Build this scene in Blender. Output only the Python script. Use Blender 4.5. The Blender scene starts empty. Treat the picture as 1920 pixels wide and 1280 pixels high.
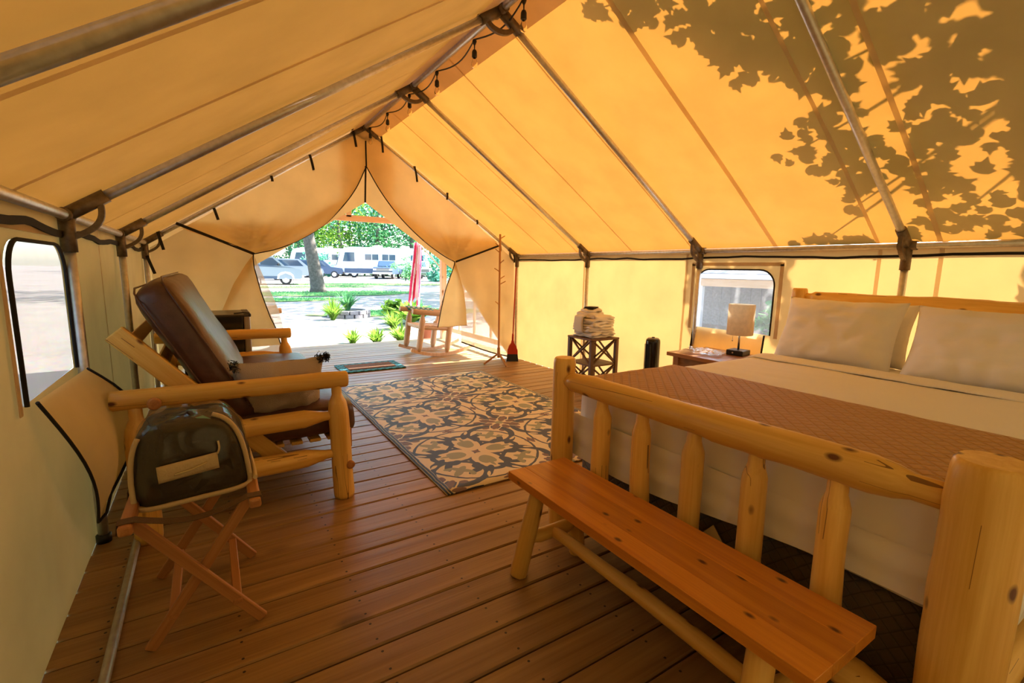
import bpy, bmesh, math, random
import numpy as np
from mathutils import Vector, Matrix, noise, Quaternion
rnd = random.Random(7)
scn = bpy.context.scene
col = scn.collection
PI = math.pi

# ---------------------------------------------------------------- camera
FPX, YAW, PITCH, ROLL = 889.0, 0.56835, -0.150485, 0.018025
CAM = Vector((-1.6393, -5.8108, 1.3016))
fw = Vector((math.sin(YAW)*math.cos(PITCH), math.cos(YAW)*math.cos(PITCH), math.sin(PITCH)))
rt = Vector((math.cos(YAW), -math.sin(YAW), 0)); up = rt.cross(fw)
rt2 = rt*math.cos(ROLL)+up*math.sin(ROLL); up2 = -rt*math.sin(ROLL)+up*math.cos(ROLL)
cd = bpy.data.cameras.new('camera'); cam = bpy.data.objects.new('camera', cd); col.objects.link(cam)
cd.sensor_width = 36; cd.sensor_fit = 'HORIZONTAL'; cd.lens = FPX/1920*36; cd.clip_start = .02; cd.clip_end = 500
R = Matrix((rt2, up2, -fw)).transposed()
cam.matrix_world = Matrix.Translation(CAM) @ R.to_4x4()
scn.camera = cam

# ---------------------------------------------------------------- light
SUN = Vector((.82, -.06, .92)).normalized()          # towards the sun
sl = bpy.data.lights.new('sun', 'SUN'); so = bpy.data.objects.new('sun', sl); col.objects.link(so)
sl.energy = 13.0; sl.angle = math.radians(.7); sl.color = (1, .95, .86)
so.rotation_euler = SUN.to_track_quat('Z', 'Y').to_euler(); so.location = SUN*40
w = bpy.data.worlds.new('world'); scn.world = w; w.use_nodes = True
nt = w.node_tree; sky = nt.nodes.new('ShaderNodeTexSky'); sky.sky_type = 'NISHITA'; sky.sun_disc = False
sky.sun_elevation = math.asin(SUN.z); sky.sun_rotation = math.atan2(SUN.x, SUN.y); sky.altitude = 200; sky.dust_density = 1.5
nt.links.new(sky.outputs[0], nt.nodes['Background'].inputs[0]); nt.nodes['Background'].inputs[1].default_value = .45
vs = scn.view_settings; vs.view_transform = 'Standard'; vs.look = 'None'; vs.gamma = 1; vs.use_curve_mapping = False
vs.exposure = 1.6
cy = scn.cycles
cy.max_bounces = 6; cy.diffuse_bounces = 4; cy.glossy_bounces = 2; cy.transparent_max_bounces = 10; cy.transmission_bounces = 5; cy.use_adaptive_sampling = True; cy.adaptive_threshold = .04; cy.caustics_reflective = False; cy.caustics_refractive = False; cy.sample_clamp_indirect = 8

# ---------------------------------------------------------------- materials
def newmat(name):
    m = bpy.data.materials.new(name); m.use_nodes = True
    return m, m.node_tree, m.node_tree.nodes['Principled BSDF']
def rgb(c): return (c[0], c[1], c[2], 1)
def plain(name, c, rough=.6, metal=0, bump=0, bscale=60, var=0, spec=.5, emit=None, sheen=0):
    m, t, b = newmat(name)
    b.inputs['Base Color'].default_value = rgb(c); b.inputs['Roughness'].default_value = rough
    b.inputs['Metallic'].default_value = metal; b.inputs['Specular IOR Level'].default_value = spec
    if sheen: b.inputs['Sheen Weight'].default_value = sheen
    if bump or var:
        tc = t.nodes.new('ShaderNodeTexCoord'); n = t.nodes.new('ShaderNodeTexNoise')
        n.inputs['Scale'].default_value = bscale; n.inputs['Detail'].default_value = 5
        t.links.new(tc.outputs['Object'], n.inputs['Vector'])
        if bump:
            bp = t.nodes.new('ShaderNodeBump'); bp.inputs['Strength'].default_value = bump; bp.inputs['Distance'].default_value = .01
            t.links.new(n.outputs['Fac'], bp.inputs['Height']); t.links.new(bp.outputs[0], b.inputs['Normal'])
        if var:
            r = t.nodes.new('ShaderNodeValToRGB'); e = r.color_ramp.elements
            e[0].position = .3; e[1].position = .7
            e[0].color = rgb([x*(1-var) for x in c]); e[1].color = rgb([min(1, x*(1+var)) for x in c])
            t.links.new(n.outputs['Fac'], r.inputs[0]); t.links.new(r.outputs[0], b.inputs['Base Color'])
    return m
def wood(name, light, dark, knot, rough=.45, ring=26, knots=1.0, kscale=7.0, spec=.4, bump=.15, objvar=.25, crack=.8):
    """grain along the object's local Z"""
    m, t, b = newmat(name); N = t.nodes.new; L = t.links.new
    tc = N('ShaderNodeTexCoord'); oi = N('ShaderNodeObjectInfo')
    mul = N('ShaderNodeVectorMath'); mul.operation = 'SCALE'; cmb = N('ShaderNodeCombineXYZ')
    for i in range(3): L(oi.outputs['Random'], cmb.inputs[i])
    L(cmb.outputs[0], mul.inputs[0]); mul.inputs['Scale'].default_value = 17.0
    add = N('ShaderNodeVectorMath'); L(tc.outputs['Object'], add.inputs[0]); L(mul.outputs[0], add.inputs[1])
    mp = N('ShaderNodeMapping'); mp.inputs['Scale'].default_value = (1, 1, .055); L(add.outputs[0], mp.inputs['Vector'])
    n1 = N('ShaderNodeTexNoise'); n1.inputs['Scale'].default_value = ring; n1.inputs['Detail'].default_value = 6; n1.inputs['Distortion'].default_value = .7
    L(mp.outputs[0], n1.inputs['Vector'])
    mp2 = N('ShaderNodeMapping'); mp2.inputs['Scale'].default_value = (1, 1, .02); L(add.outputs[0], mp2.inputs['Vector'])
    n2 = N('ShaderNodeTexNoise'); n2.inputs['Scale'].default_value = ring*6; n2.inputs['Detail'].default_value = 3; L(mp2.outputs[0], n2.inputs['Vector'])
    mx0 = N('ShaderNodeMath'); mx0.operation = 'MULTIPLY_ADD'; L(n2.outputs['Fac'], mx0.inputs[0]); mx0.inputs[1].default_value = .35; L(n1.outputs['Fac'], mx0.inputs[2])
    r = N('ShaderNodeValToRGB'); e = r.color_ramp.elements; e[0].position = .45; e[1].position = .85
    e[0].color = rgb(light); e[1].color = rgb(dark); L(mx0.outputs[0], r.inputs[0])
    # knots: stretched voronoi cells, small dark cores
    mp3 = N('ShaderNodeMapping'); mp3.inputs['Scale'].default_value = (1, 1, .55); L(add.outputs[0], mp3.inputs['Vector'])
    v = N('ShaderNodeTexVoronoi'); v.inputs['Scale'].default_value = kscale; L(mp3.outputs[0], v.inputs['Vector'])
    kr = N('ShaderNodeValToRGB'); ke = kr.color_ramp.elements; ke[0].position = .07; ke[1].position = .15
    ke[0].color = (1, 1, 1, 1); ke[1].color = (0, 0, 0, 1); L(v.outputs['Distance'], kr.inputs[0])
    km = N('ShaderNodeMath'); km.operation = 'MULTIPLY'; km.inputs[1].default_value = knots; L(kr.outputs[0], km.inputs[0])
    mx = N('ShaderNodeMix'); mx.data_type = 'RGBA'; L(km.outputs[0], mx.inputs[0]); L(r.outputs[0], mx.inputs[6]); mx.inputs[7].default_value = rgb(knot)
    mp4 = N('ShaderNodeMapping'); mp4.inputs['Scale'].default_value = (9, 9, .22); L(add.outputs[0], mp4.inputs['Vector'])
    n4 = N('ShaderNodeTexNoise'); n4.inputs['Scale'].default_value = 1.6; n4.inputs['Detail'].default_value = 1; L(mp4.outputs[0], n4.inputs['Vector'])
    c1 = N('ShaderNodeMath'); c1.operation = 'COMPARE'; L(n4.outputs['Fac'], c1.inputs[0]); c1.inputs[1].default_value = .5; c1.inputs[2].default_value = .004
    n5 = N('ShaderNodeTexNoise'); n5.inputs['Scale'].default_value = 3.2; L(add.outputs[0], n5.inputs['Vector'])
    c2 = N('ShaderNodeMath'); c2.operation = 'GREATER_THAN'; L(n5.outputs['Fac'], c2.inputs[0]); c2.inputs[1].default_value = .55
    c3 = N('ShaderNodeMath'); c3.operation = 'MULTIPLY'; L(c1.outputs[0], c3.inputs[0]); L(c2.outputs[0], c3.inputs[1])
    c4 = N('ShaderNodeMath'); c4.operation = 'MULTIPLY'; L(c3.outputs[0], c4.inputs[0]); c4.inputs[1].default_value = crack
    mxc = N('ShaderNodeMix'); mxc.data_type = 'RGBA'; L(c4.outputs[0], mxc.inputs[0]); L(mx.outputs[2], mxc.inputs[6]); mxc.inputs[7].default_value = rgb(knot); mx = mxc
    hv = N('ShaderNodeHueSaturation'); mr = N('ShaderNodeMapRange'); L(oi.outputs['Random'], mr.inputs[0])
    mr.inputs[3].default_value = 1-objvar; mr.inputs[4].default_value = 1+objvar; L(mr.outputs[0], hv.inputs['Value']); L(mx.outputs[2], hv.inputs['Color'])
    L(hv.outputs[0], b.inputs['Base Color']); b.inputs['Roughness'].default_value = rough; b.inputs['Specular IOR Level'].default_value = spec
    bp = N('ShaderNodeBump'); bp.inputs['Strength'].default_value = bump; bp.inputs['Distance'].default_value = .006; L(mx0.outputs[0], bp.inputs['Height']); L(bp.outputs[0], b.inputs['Normal'])
    return m
def canvas(name, refl, trans, k=.5, rough=1, see=0.0, gloss=0.0, var=.08, scale=3.0):
    """thin cloth: diffuse reflection plus translucency, optionally partly see-through"""
    m, t, b = newmat(name); N = t.nodes.new; L = t.links.new; t.nodes.remove(b); out = t.nodes['Material Output']
    tc = N('ShaderNodeTexCoord'); n = N('ShaderNodeTexNoise'); n.inputs['Scale'].default_value = scale; n.inputs['Detail'].default_value = 6
    L(tc.outputs['Object'], n.inputs['Vector'])
    n2 = N('ShaderNodeTexNoise'); n2.inputs['Scale'].default_value = 420; L(tc.outputs['Object'], n2.inputs['Vector'])
    bp = N('ShaderNodeBump'); bp.inputs['Strength'].default_value = .12; bp.inputs['Distance'].default_value = .002; L(n2.outputs['Fac'], bp.inputs['Height'])
    def vary(c):
        r = N('ShaderNodeValToRGB'); e = r.color_ramp.elements; e[0].position = .3; e[1].position = .7
        e[0].color = rgb([x*(1-var) for x in c]); e[1].color = rgb([min(1, x*(1+var)) for x in c]); L(n.outputs['Fac'], r.inputs[0]); return r.outputs[0]
    d = N('ShaderNodeBsdfDiffuse'); L(vary(refl), d.inputs[0]); L(bp.outputs[0], d.inputs['Normal'])
    tr = N('ShaderNodeBsdfTranslucent'); L(vary(trans), tr.inputs[0])
    mx = N('ShaderNodeMixShader'); mx.inputs[0].default_value = k; L(d.outputs[0], mx.inputs[1]); L(tr.outputs[0], mx.inputs[2])
    s = mx.outputs[0]
    if see:
        tp = N('ShaderNodeBsdfTransparent'); m2 = N('ShaderNodeMixShader'); m2.inputs[0].default_value = see; L(s, m2.inputs[1]); L(tp.outputs[0], m2.inputs[2]); s = m2.outputs[0]
    if gloss:
        g = N('ShaderNodeBsdfGlossy'); g.inputs['Roughness'].default_value = .15; m3 = N('ShaderNodeMixShader'); m3.inputs[0].default_value = gloss; L(s, m3.inputs[1]); L(g.outputs[0], m3.inputs[2]); s = m3.outputs[0]
    L(s, out.inputs[0]); return m

# maths on sockets, for drawn patterns
class S:
    def __init__(s, t, o): s.t, s.o = t, o
    def _b(s, op, x=None, y=None, rev=False):
        n = s.t.nodes.new('ShaderNodeMath'); n.operation = op
        args = [s, x, y] if not rev else [x, s, y]
        for i, a in enumerate(args):
            if a is None: continue
            if isinstance(a, S): s.t.links.new(a.o, n.inputs[i])
            else: n.inputs[i].default_value = a
        return S(s.t, n.outputs[0])
    def __add__(s, x): return s._b('ADD', x)
    __radd__ = __add__
    def __sub__(s, x): return s._b('SUBTRACT', x)
    def __rsub__(s, x): return s._b('SUBTRACT', x, rev=True)
    def __mul__(s, x): return s._b('MULTIPLY', x)
    __rmul__ = __mul__
    def abs(s): return s._b('ABSOLUTE')
    def sqrt(s): return s._b('SQRT')
    def mx(s, x): return s._b('MAXIMUM', x)
    def mn(s, x): return s._b('MINIMUM', x)
    def lt(s, x): return s._b('LESS_THAN', x)
    def gt(s, x): return s._b('GREATER_THAN', x)
    def wrap(s, a, b): return s._b('WRAP', b, a)
    def sin(s): return s._b('SINE')
def ell(A, B, x, y, rx, ry, ang=0):
    c, s_ = math.cos(ang), math.sin(ang); u = A-x; v = B-y
    p = (u*c+v*s_)*(1/rx); q = (v*c-u*s_)*(1/ry)
    return (p*p+q*q).sqrt()
def layer(t, base, mask, c):
    n = t.nodes.new('ShaderNodeMix'); n.data_type = 'RGBA'; t.links.new(mask.o, n.inputs[0])
    if isinstance(base, tuple): n.inputs[6].default_value = rgb(base)
    else: t.links.new(base, n.inputs[6])
    n.inputs[7].default_value = rgb(c); return n.outputs[2]
def coords(t, dist=.0, dscale=9):
    tc = t.nodes.new('ShaderNodeTexCoord'); src = tc.outputs['Object']
    if dist:
        nz = t.nodes.new('ShaderNodeTexNoise'); nz.inputs['Scale'].default_value = dscale; t.links.new(src, nz.inputs['Vector'])
        vm = t.nodes.new('ShaderNodeVectorMath'); vm.operation = 'MULTIPLY_ADD'; t.links.new(nz.outputs['Color'], vm.inputs[0]); vm.inputs[1].default_value = (dist,)*3; t.links.new(src, vm.inputs[2]); src = vm.outputs[0]
    sp = t.nodes.new('ShaderNodeSeparateXYZ'); t.links.new(src, sp.inputs[0])
    return S(t, sp.outputs[0]), S(t, sp.outputs[1]), S(t, sp.outputs[2])
M = {}
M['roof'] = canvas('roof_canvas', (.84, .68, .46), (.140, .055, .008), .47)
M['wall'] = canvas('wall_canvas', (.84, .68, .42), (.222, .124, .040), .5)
M['endwall'] = canvas('backwall_canvas', (.84, .70, .46), (.34, .215, .075), .5)  # unlined back wall out of view, translucency set as fill for the near end
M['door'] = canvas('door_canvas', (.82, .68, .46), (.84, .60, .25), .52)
M['sheer'] = canvas('door_screen', (.80, .72, .58), (.70, .60, .44), .5, see=.24)
M['seam'] = canvas('seam_canvas', (.70, .54, .38), (.80, .70, .55), .58)
M['band'] = canvas('band_canvas', (.80, .64, .52), (.70, .58, .48), .45)
M['vinyl'] = canvas('clear_vinyl', (.62, .58, .56), (.26, .26, .265), .6, see=.62, gloss=.05)
M['milky'] = canvas('milky_vinyl', (.62, .50, .46), (.36, .31, .30), .5, see=.22, gloss=.06)
M['log'] = wood('honey_log', (.86, .56, .15), (.70, .39, .075), (.13, .04, .012), rough=.36, knots=1.0, kscale=10.5, objvar=.12)
M['cedar'] = wood('cedar_board', (.74, .31, .038), (.54, .19, .022), (.08, .022, .01), rough=.28, ring=24, knots=.95, kscale=13, spec=.5, objvar=.2, crack=0)
M['deck'] = wood('deck_plank', (.38, .225, .085), (.23, .12, .042), (.06, .027, .014), rough=.42, ring=17, knots=.6, kscale=3.2, spec=.45, bump=.35, objvar=.16, crack=0)
t = M['deck'].node_tree; _x, _y, _z = coords(t); hh_ = t.nodes['Principled BSDF'].inputs['Base Color'].links[0].from_socket        # deck screws
zz_ = _z.wrap(-.203, .203); yy_ = _y.abs()-.042
t.links.new(layer(t, hh_, (zz_*zz_+yy_*yy_).sqrt().lt(.0048), (.02, .012, .008)), t.nodes['Principled BSDF'].inputs['Base Color'])
M['pine'] = wood('pine_timber', (.74, .52, .33), (.60, .38, .21), (.2, .09, .05), rough=.6, knots=.7)
M['rack'] = wood('rack_wood', (.50, .24, .085), (.36, .15, .05), (.2, .07, .03), rough=.45, knots=.0, objvar=.1)
M['walnut'] = wood('brown_wood', (.17, .085, .04), (.10, .045, .02), (.05, .02, .01), rough=.5, knots=.2, objvar=.1)
M['table'] = wood('table_wood', (.40, .19, .075), (.27, .115, .04), (.08, .03, .02), rough=.3, knots=.4)
M['pegwood'] = wood('peg_wood', (.55, .28, .10), (.42, .20, .07), (.2, .09, .03), rough=.5, knots=0)
M['steel'] = plain('galvanised_pipe', (.62, .61, .60), .42, .8, bump=.05, bscale=40, var=.12)
M['fitting'] = plain('dull_fitting', (.17, .135, .10), .5, .7, bump=.1, bscale=50, var=.2)
M['black'] = plain('black_plastic', (.012, .012, .013), .4)
M['webbing'] = plain('black_webbing', (.012, .011, .012), .9)
M['gloss_black'] = plain('gloss_black', (.008, .008, .009), .15)
M['leather'] = plain('brown_leather', (.085, .036, .024), .36, bump=.25, bscale=22, var=.22)
M['dark_cloth'] = plain('dark_cloth', (.02, .014, .012), .9)
M['sheet'] = plain('white_sheet', (.84, .82, .79), .85, bump=.25, bscale=7, sheen=.1)
M['pillow'] = plain('pillow_cotton', (.86, .83, .80), .9, bump=.3, bscale=6, sheen=.1)
M['towel'] = plain('white_terry', (.80, .76, .72), 1, bump=.8, bscale=160)
M['tan_cushion'] = plain('tan_cushion', (.42, .35, .27), .95, bump=.4, bscale=200)
M['fur'] = plain('brown_blanket', (.026, .019, .011), 1, bump=.5, bscale=18, var=.3)
M['beige'] = plain('beige_piping', (.56, .44, .26), .8, bump=.3, bscale=120)
M['strap_brown'] = plain('brown_webbing', (.12, .07, .035), .8, bump=.5, bscale=200)
M['teal'] = plain('teal_cloth', (.02, .24, .30), .9, bump=.3, bscale=60)
M['red'] = plain('red_plastic', (.42, .035, .015), .35)
M['bristle'] = plain('bristle', (.02, .02, .02), .9)
M['terracotta'] = plain('terracotta', (.40, .12, .06), .8)
M['shade'] = canvas('lamp_shade', (.70, .58, .42), (.70, .55, .35), .5, scale=30)
M['chrome'] = plain('brushed_steel', (.55, .54, .52), .25, 1)
M['grey'] = plain('grey_metal', (.22, .21, .20), .4, .6)
M['fridge_top'] = plain('fridge_top', (.06, .055, .05), .3)
M['silver'] = plain('fridge_door', (.32, .28, .24), .35, .4)
M['paper'] = plain('cream_label', (.55, .44, .25), .8)
M['white_paint'] = plain('white_paint', (.82, .82, .80), .3)
M['rv_grey'] = plain('rv_silver', (.24, .28, .33), .3)
M['rv_dark'] = plain('rv_dark_blue', (.05, .08, .14), .3)
M['glass'] = plain('vehicle_glass', (.03, .06, .10), .06, spec=.8)
M['tyre'] = plain('tyre', (.02, .02, .022), .8)
M['bark'] = plain('bark', (.095, .08, .07), .95, bump=1, bscale=9, var=.35)
M['barkdark'] = plain('bark_dark', (.09, .075, .065), .95, bump=1, bscale=9, var=.3)
M['stone'] = plain('grey_block', (.24, .22, .22), .9, bump=.5, bscale=25, var=.2)
M['grass'] = plain('lawn', (.09, .19, .035), 1, bump=.6, bscale=14, var=.35)
M['roofgrey'] = plain('grey_shingle', (.32, .33, .34), .9, bump=.4, bscale=20, var=.2)
M['flag_red'] = canvas('flag_red', (.66, .05, .12), (.66, .05, .12), .5); M['flag_white'] = canvas('flag_white', (.8, .8, .8), (.8, .8, .8), .5); M['flag_blue'] = canvas('flag_blue', (.03, .05, .2), (.03, .05, .2), .5)
def leafmat(name, c, tr):
    return canvas(name, c, tr, .45, var=.35, scale=6)
M['leaf'] = leafmat('leaf_green', (.08, .24, .10), (.18, .46, .16))
M['leafb'] = leafmat('leaf_bluegreen', (.08, .25, .18), (.16, .48, .32))
M['leafy'] = leafmat('leaf_lime', (.13, .24, .04), (.24, .42, .05))
# gravel ground
m, t, b = newmat('gravel'); tc = t.nodes.new('ShaderNodeTexCoord'); v = t.nodes.new('ShaderNodeTexVoronoi'); v.inputs['Scale'].default_value = 22
n = t.nodes.new('ShaderNodeTexNoise'); n.inputs['Scale'].default_value = .5; n.inputs['Detail'].default_value = 8
t.links.new(tc.outputs['Object'], v.inputs['Vector']); t.links.new(tc.outputs['Object'], n.inputs['Vector'])
r = t.nodes.new('ShaderNodeValToRGB'); r.color_ramp.elements[0].color = (.20, .17, .15, 1); r.color_ramp.elements[1].color = (.42, .37, .33, 1); t.links.new(n.outputs['Fac'], r.inputs[0])
mx = t.nodes.new('ShaderNodeMix'); mx.data_type = 'RGBA'; mx.blend_type = 'MULTIPLY'; mx.inputs[0].default_value = .4; t.links.new(r.outputs[0], mx.inputs[6]); t.links.new(v.outputs['Color'], mx.inputs[7]); t.links.new(mx.outputs[2], b.inputs['Base Color'])
b.inputs['Roughness'].default_value = 1; bp = t.nodes.new('ShaderNodeBump'); bp.inputs['Strength'].default_value = .6; t.links.new(v.outputs['Distance'], bp.inputs['Height']); t.links.new(bp.outputs[0], b.inputs['Normal']); M['gravel'] = m
# clear plastic film
def film(name, see=.72, milk=.06):
    m, t, b = newmat(name); N = t.nodes.new; L = t.links.new; t.nodes.remove(b)
    g = N('ShaderNodeBsdfGlossy'); g.inputs['Roughness'].default_value = .03; tp = N('ShaderNodeBsdfTransparent'); d = N('ShaderNodeBsdfDiffuse'); d.inputs[0].default_value = (.7, .7, .7, 1)
    lw = N('ShaderNodeLayerWeight'); lw.inputs['Blend'].default_value = .25
    nz = N('ShaderNodeTexNoise'); nz.inputs['Scale'].default_value = 7; tc = N('ShaderNodeTexCoord'); L(tc.outputs['Object'], nz.inputs['Vector'])
    bp = N('ShaderNodeBump'); bp.inputs['Strength'].default_value = .6; bp.inputs['Distance'].default_value = .03; L(nz.outputs['Fac'], bp.inputs['Height']); L(bp.outputs[0], g.inputs['Normal']); L(bp.outputs[0], lw.inputs['Normal'])
    a = N('ShaderNodeMixShader'); a.inputs[0].default_value = milk; L(tp.outputs[0], a.inputs[1]); L(d.outputs[0], a.inputs[2])
    c = N('ShaderNodeMixShader'); mr = N('ShaderNodeMapRange'); L(lw.outputs['Fresnel'], mr.inputs[0]); mr.inputs[3].default_value = .04; mr.inputs[4].default_value = 1-see+.25; L(mr.outputs[0], c.inputs[0]); L(a.outputs[0], c.inputs[1]); L(g.outputs[0], c.inputs[2])
    L(c.outputs[0], t.nodes['Material Output'].inputs[0]); return m
M['film'] = film('clear_plastic', .86, .015); M['wrap'] = film('plastic_wrap', .6, .12)
m, t, b = newmat('bulb_glass'); b.inputs['Base Color'].default_value = (1, .93, .8, 1); b.inputs['Roughness'].default_value = .02; b.inputs['Transmission Weight'].default_value = 1; b.inputs['IOR'].default_value = 1.1; M['bulb'] = m

def rug_material(mx_, my_, per, hw, hl):
    m, t, b = newmat('woven_rug'); x, y, _ = coords(t, .022, 11); x = x-.011; y = y-.011; h = per/2
    u = (x-mx_+h).wrap(0, per)-h; v = (y-my_+h).wrap(0, per)-h
    a = u.abs(); bb = v.abs(); A = a.mx(bb); B = a.mn(bb)
    navy, green, purple, cream = (.022, .045, .10), (.30, .31, .19), (.17, .10, .095), (.76, .65, .42)
    loop = ell(A, B, .262, .262, .172, .172)
    ringw = (((A-.262)*.6+(B-.262)*.9)*.35+.13).mx(.09)
    m1 = (loop-1).abs().lt(ringw)
    heart = ell(A, B, .165, 0, .145, .098).mx((A*.9-B*1.0)*0)
    m2 = (heart-1.12).abs().lt(.14)
    m3 = ell(A, B, .33, .075, .085, .03, .62).lt(1); m3b = ell(A, B, .285, .15, .075, .026, 1.15).lt(1); m3c = ell(A, B, .215, .115, .05, .03, .5).lt(1)
    m4 = ell(A, B, .37, .105, .035, .013, .6).lt(1)
    c_ = layer(t, cream, m1.mx(m2).mx(m3).mx(m3b).mx(m3c).mx((ell(A, B, 0, 0, .44, .44)-1).abs().lt(.02)), navy)
    c_ = layer(t, c_, m4, cream)
    core = ell(A, B, .155, .016, .07, .040, .25); core2 = ell(A, B, .22, .0, .06, .014); c_ = layer(t, c_, core.lt(1).mx(core2.lt(1)), green)
    f1 = ell(A, B, .25, .25, .085, .026, PI/4); f2 = ell(A, B, .235, .235, .024, .085, PI/4); f3 = ell(A, B, .31, .19, .03, .02); c_ = layer(t, c_, f1.lt(1).mx(f2.lt(1)).mx(f3.lt(1)), green)
    P = h-A; Q = h-B
    p1 = ell(P, Q, .075, .075, .075, .028, PI/4); p2 = ell(P, Q, 0, .11, .03, .045)
    petal_o = ell(P, Q, .075, .075, .095, .045, PI/4); c_ = layer(t, c_, (petal_o-1).abs().lt(.12), cream)
    c_ = layer(t, c_, p1.lt(1).mx(p2.lt(1)), purple)
    c_ = layer(t, c_, ell(P, Q, 0, 0, .035, .035).lt(1), green)
    e1 = ell(A, B, h, 0, .05, .02); e2 = ell(A, B, h, 0, .018, .055); e3 = ell(A, B, .395, .30, .02, .03); e4 = ell(A, B, 0, 0, .022, .022); c_ = layer(t, c_, e1.lt(1).mx(e2.lt(1)).mx(e3.lt(1)).mx(e4.lt(1)), purple)
    ax = x.abs(); c_ = layer(t, c_, ax.gt(hw-.045), (.50, .42, .28)); c_ = layer(t, c_, (ax-(hw-.034)).abs().lt(.007), navy); c_ = layer(t, c_, (ax-(hw-.012)).abs().lt(.007), navy)
    t.links.new(c_, b.inputs['Base Color']); b.inputs['Roughness'].default_value = .52; b.inputs['Specular IOR Level'].default_value = .5
    X2, Y2, _ = coords(t); wv = ((X2*900).sin()+(Y2*700).sin())
    bp = t.nodes.new('ShaderNodeBump'); bp.inputs['Strength'].default_value = .35; bp.inputs['Distance'].default_value = .002; t.links.new(wv.o, bp.inputs['Height']); t.links.new(bp.outputs[0], b.inputs['Normal'])
    return m
def quilt_material(name, c, per, depth, dark=.0):
    m, t, b = newmat(name); x, y, z = coords(t); k = 2*PI/per
    q = ((x+y+z)*k*.5).sin().abs().mn(((x-y+z)*k*.5).sin().abs()).mn(.5)
    bp = t.nodes.new('ShaderNodeBump'); bp.inputs['Strength'].default_value = 1; bp.inputs['Distance'].default_value = depth; t.links.new(q.o, bp.inputs['Height']); t.links.new(bp.outputs[0], b.inputs['Normal'])
    b.inputs['Base Color'].default_value = rgb(c); b.inputs['Roughness'].default_value = .7; b.inputs['Sheen Weight'].default_value = .15
    if dark: t.links.new(layer(t, c, q.lt(.14), [v*dark for v in c]), b.inputs['Base Color'])
    return m
M['runner'] = quilt_material('brown_quilt', (.47, .235, .042), .055, .012)
M['boxspring'] = quilt_material('boxspring_cloth', (.10, .075, .05), .05, .006, .55)

# ---------------------------------------------------------------- object helpers
def wm(o): return (wm(o.parent) if o.parent else Matrix.Identity(4)) @ o.matrix_basis
def put(o, parent, mw):
    col.objects.link(o)
    if parent is not None: o.parent = parent; o.matrix_basis = wm(parent).inverted() @ mw
    else: o.matrix_basis = mw
    return o
def tag(o, label=None, cat=None, group=None, kind=None):
    for k, v in (('label', label), ('category', cat), ('group', group), ('kind', kind)):
        if v: o[k] = v
    return o
def thing(name, loc, label, cat, group=None, rz=0, kind=None):
    o = bpy.data.objects.new(name, None); o.empty_display_size = .1
    put(o, None, Matrix.Translation(Vector(loc)) @ Matrix.Rotation(rz, 4, 'Z')); return tag(o, label, cat, group, kind)
def mobj(name, verts, faces, mat, parent=None, mw=None, smooth=False, mats=None, fmat=None):
    me = bpy.data.meshes.new(name); me.from_pydata([tuple(v) for v in verts], [], faces)
    for mm in (mats or [mat]): me.materials.append(M[mm] if isinstance(mm, str) else mm)
    if fmat: me.polygons.foreach_set('material_index', fmat)
    if smooth is True: me.polygons.foreach_set('use_smooth', [True]*len(me.polygons))
    elif smooth: me.polygons.foreach_set('use_smooth', [len(f) == 4 for f in faces])
    me.update()
    return put(bpy.data.objects.new(name, me), parent, mw or Matrix.Identity(4))
def axis_frame(p0, p1, upv=None):
    p0 = Vector(p0); z = (Vector(p1)-p0); L = z.length; z.normalize()
    u = Vector(upv) if upv else (Vector((0, 0, 1)) if abs(z.z) < .9 else Vector((0, 1, 0)))
    x = u.cross(z).normalized(); y = z.cross(x)
    return Matrix.Translation(p0) @ Matrix((x, y, z)).transposed().to_4x4(), L
def rings_mesh(rings, cap=True):
    n = len(rings[0]); V = [v for r in rings for v in r]; F = []
    for i in range(len(rings)-1):
        for j in range(n):
            a = i*n+j; b_ = i*n+(j+1) % n; F.append((a, b_, b_+n, a+n))
    if cap: F.append(tuple(range(n-1, -1, -1))); F.append(tuple(range((len(rings)-1)*n, len(rings)*n)))
    return V, F
def log(name, p0, p1, prof, mat='log', parent=None, seg=14, wob=.05, bend=0.0, nr=None, knobs=0):
    """peeled log along p0->p1; prof = radius or [(metres, radius)...]"""
    mw, L = axis_frame(p0, p1)
    if not isinstance(prof, list): prof = [(0, prof*.86), (.008, prof), (L-.008, prof), (L, prof*.86)]
    prof = [(L+a if a < 0 else a, r) for a, r in prof]
    zs = sorted(set([a for a, _ in prof] + [L*i/(nr or max(4, int(L/.05))) for i in range(1, (nr or max(4, int(L/.05))))]))
    sd = rnd.random()*50; rings = []
    kn = [(rnd.random()*L, rnd.random()*2*PI, rnd.uniform(.10, .2)) for _ in range(knobs)]
    for z in zs:
        r = np.interp(z, [a for a, _ in prof], [b_ for _, b_ in prof])
        e = min(1, min(z, L-z)/.06); ox = bend*math.sin(PI*z/L)+e*wob*r*noise.noise((z*4, sd, 0)); oy = e*wob*r*noise.noise((z*4, 0, sd))
        ring = []
        for j in range(seg):
            th = 2*PI*j/seg; rr = r*(1+wob*noise.noise((math.cos(th)*1.2+sd, math.sin(th)*1.2, z*5)))
            for kz, kt, ka in kn:
                d = math.hypot((z-kz)/.05, ((th-kt+PI) % (2*PI)-PI)/.5); rr += r*ka*math.exp(-d*d)
            ring.append((ox+rr*math.cos(th), oy+rr*math.sin(th), z))
        rings.append(ring)
    V, F = rings_mesh(rings); return mobj(name, V, F, mat, parent, mw, smooth='side')
def pipe(name, p0, p1, r, mat='steel', parent=None, seg=12):
    mw, L = axis_frame(p0, p1)
    V, F = rings_mesh([[(r*math.cos(2*PI*j/seg), r*math.sin(2*PI*j/seg), z) for j in range(seg)] for z in (0, L)]); return mobj(name, V, F, mat, parent, mw, smooth='side')
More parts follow.
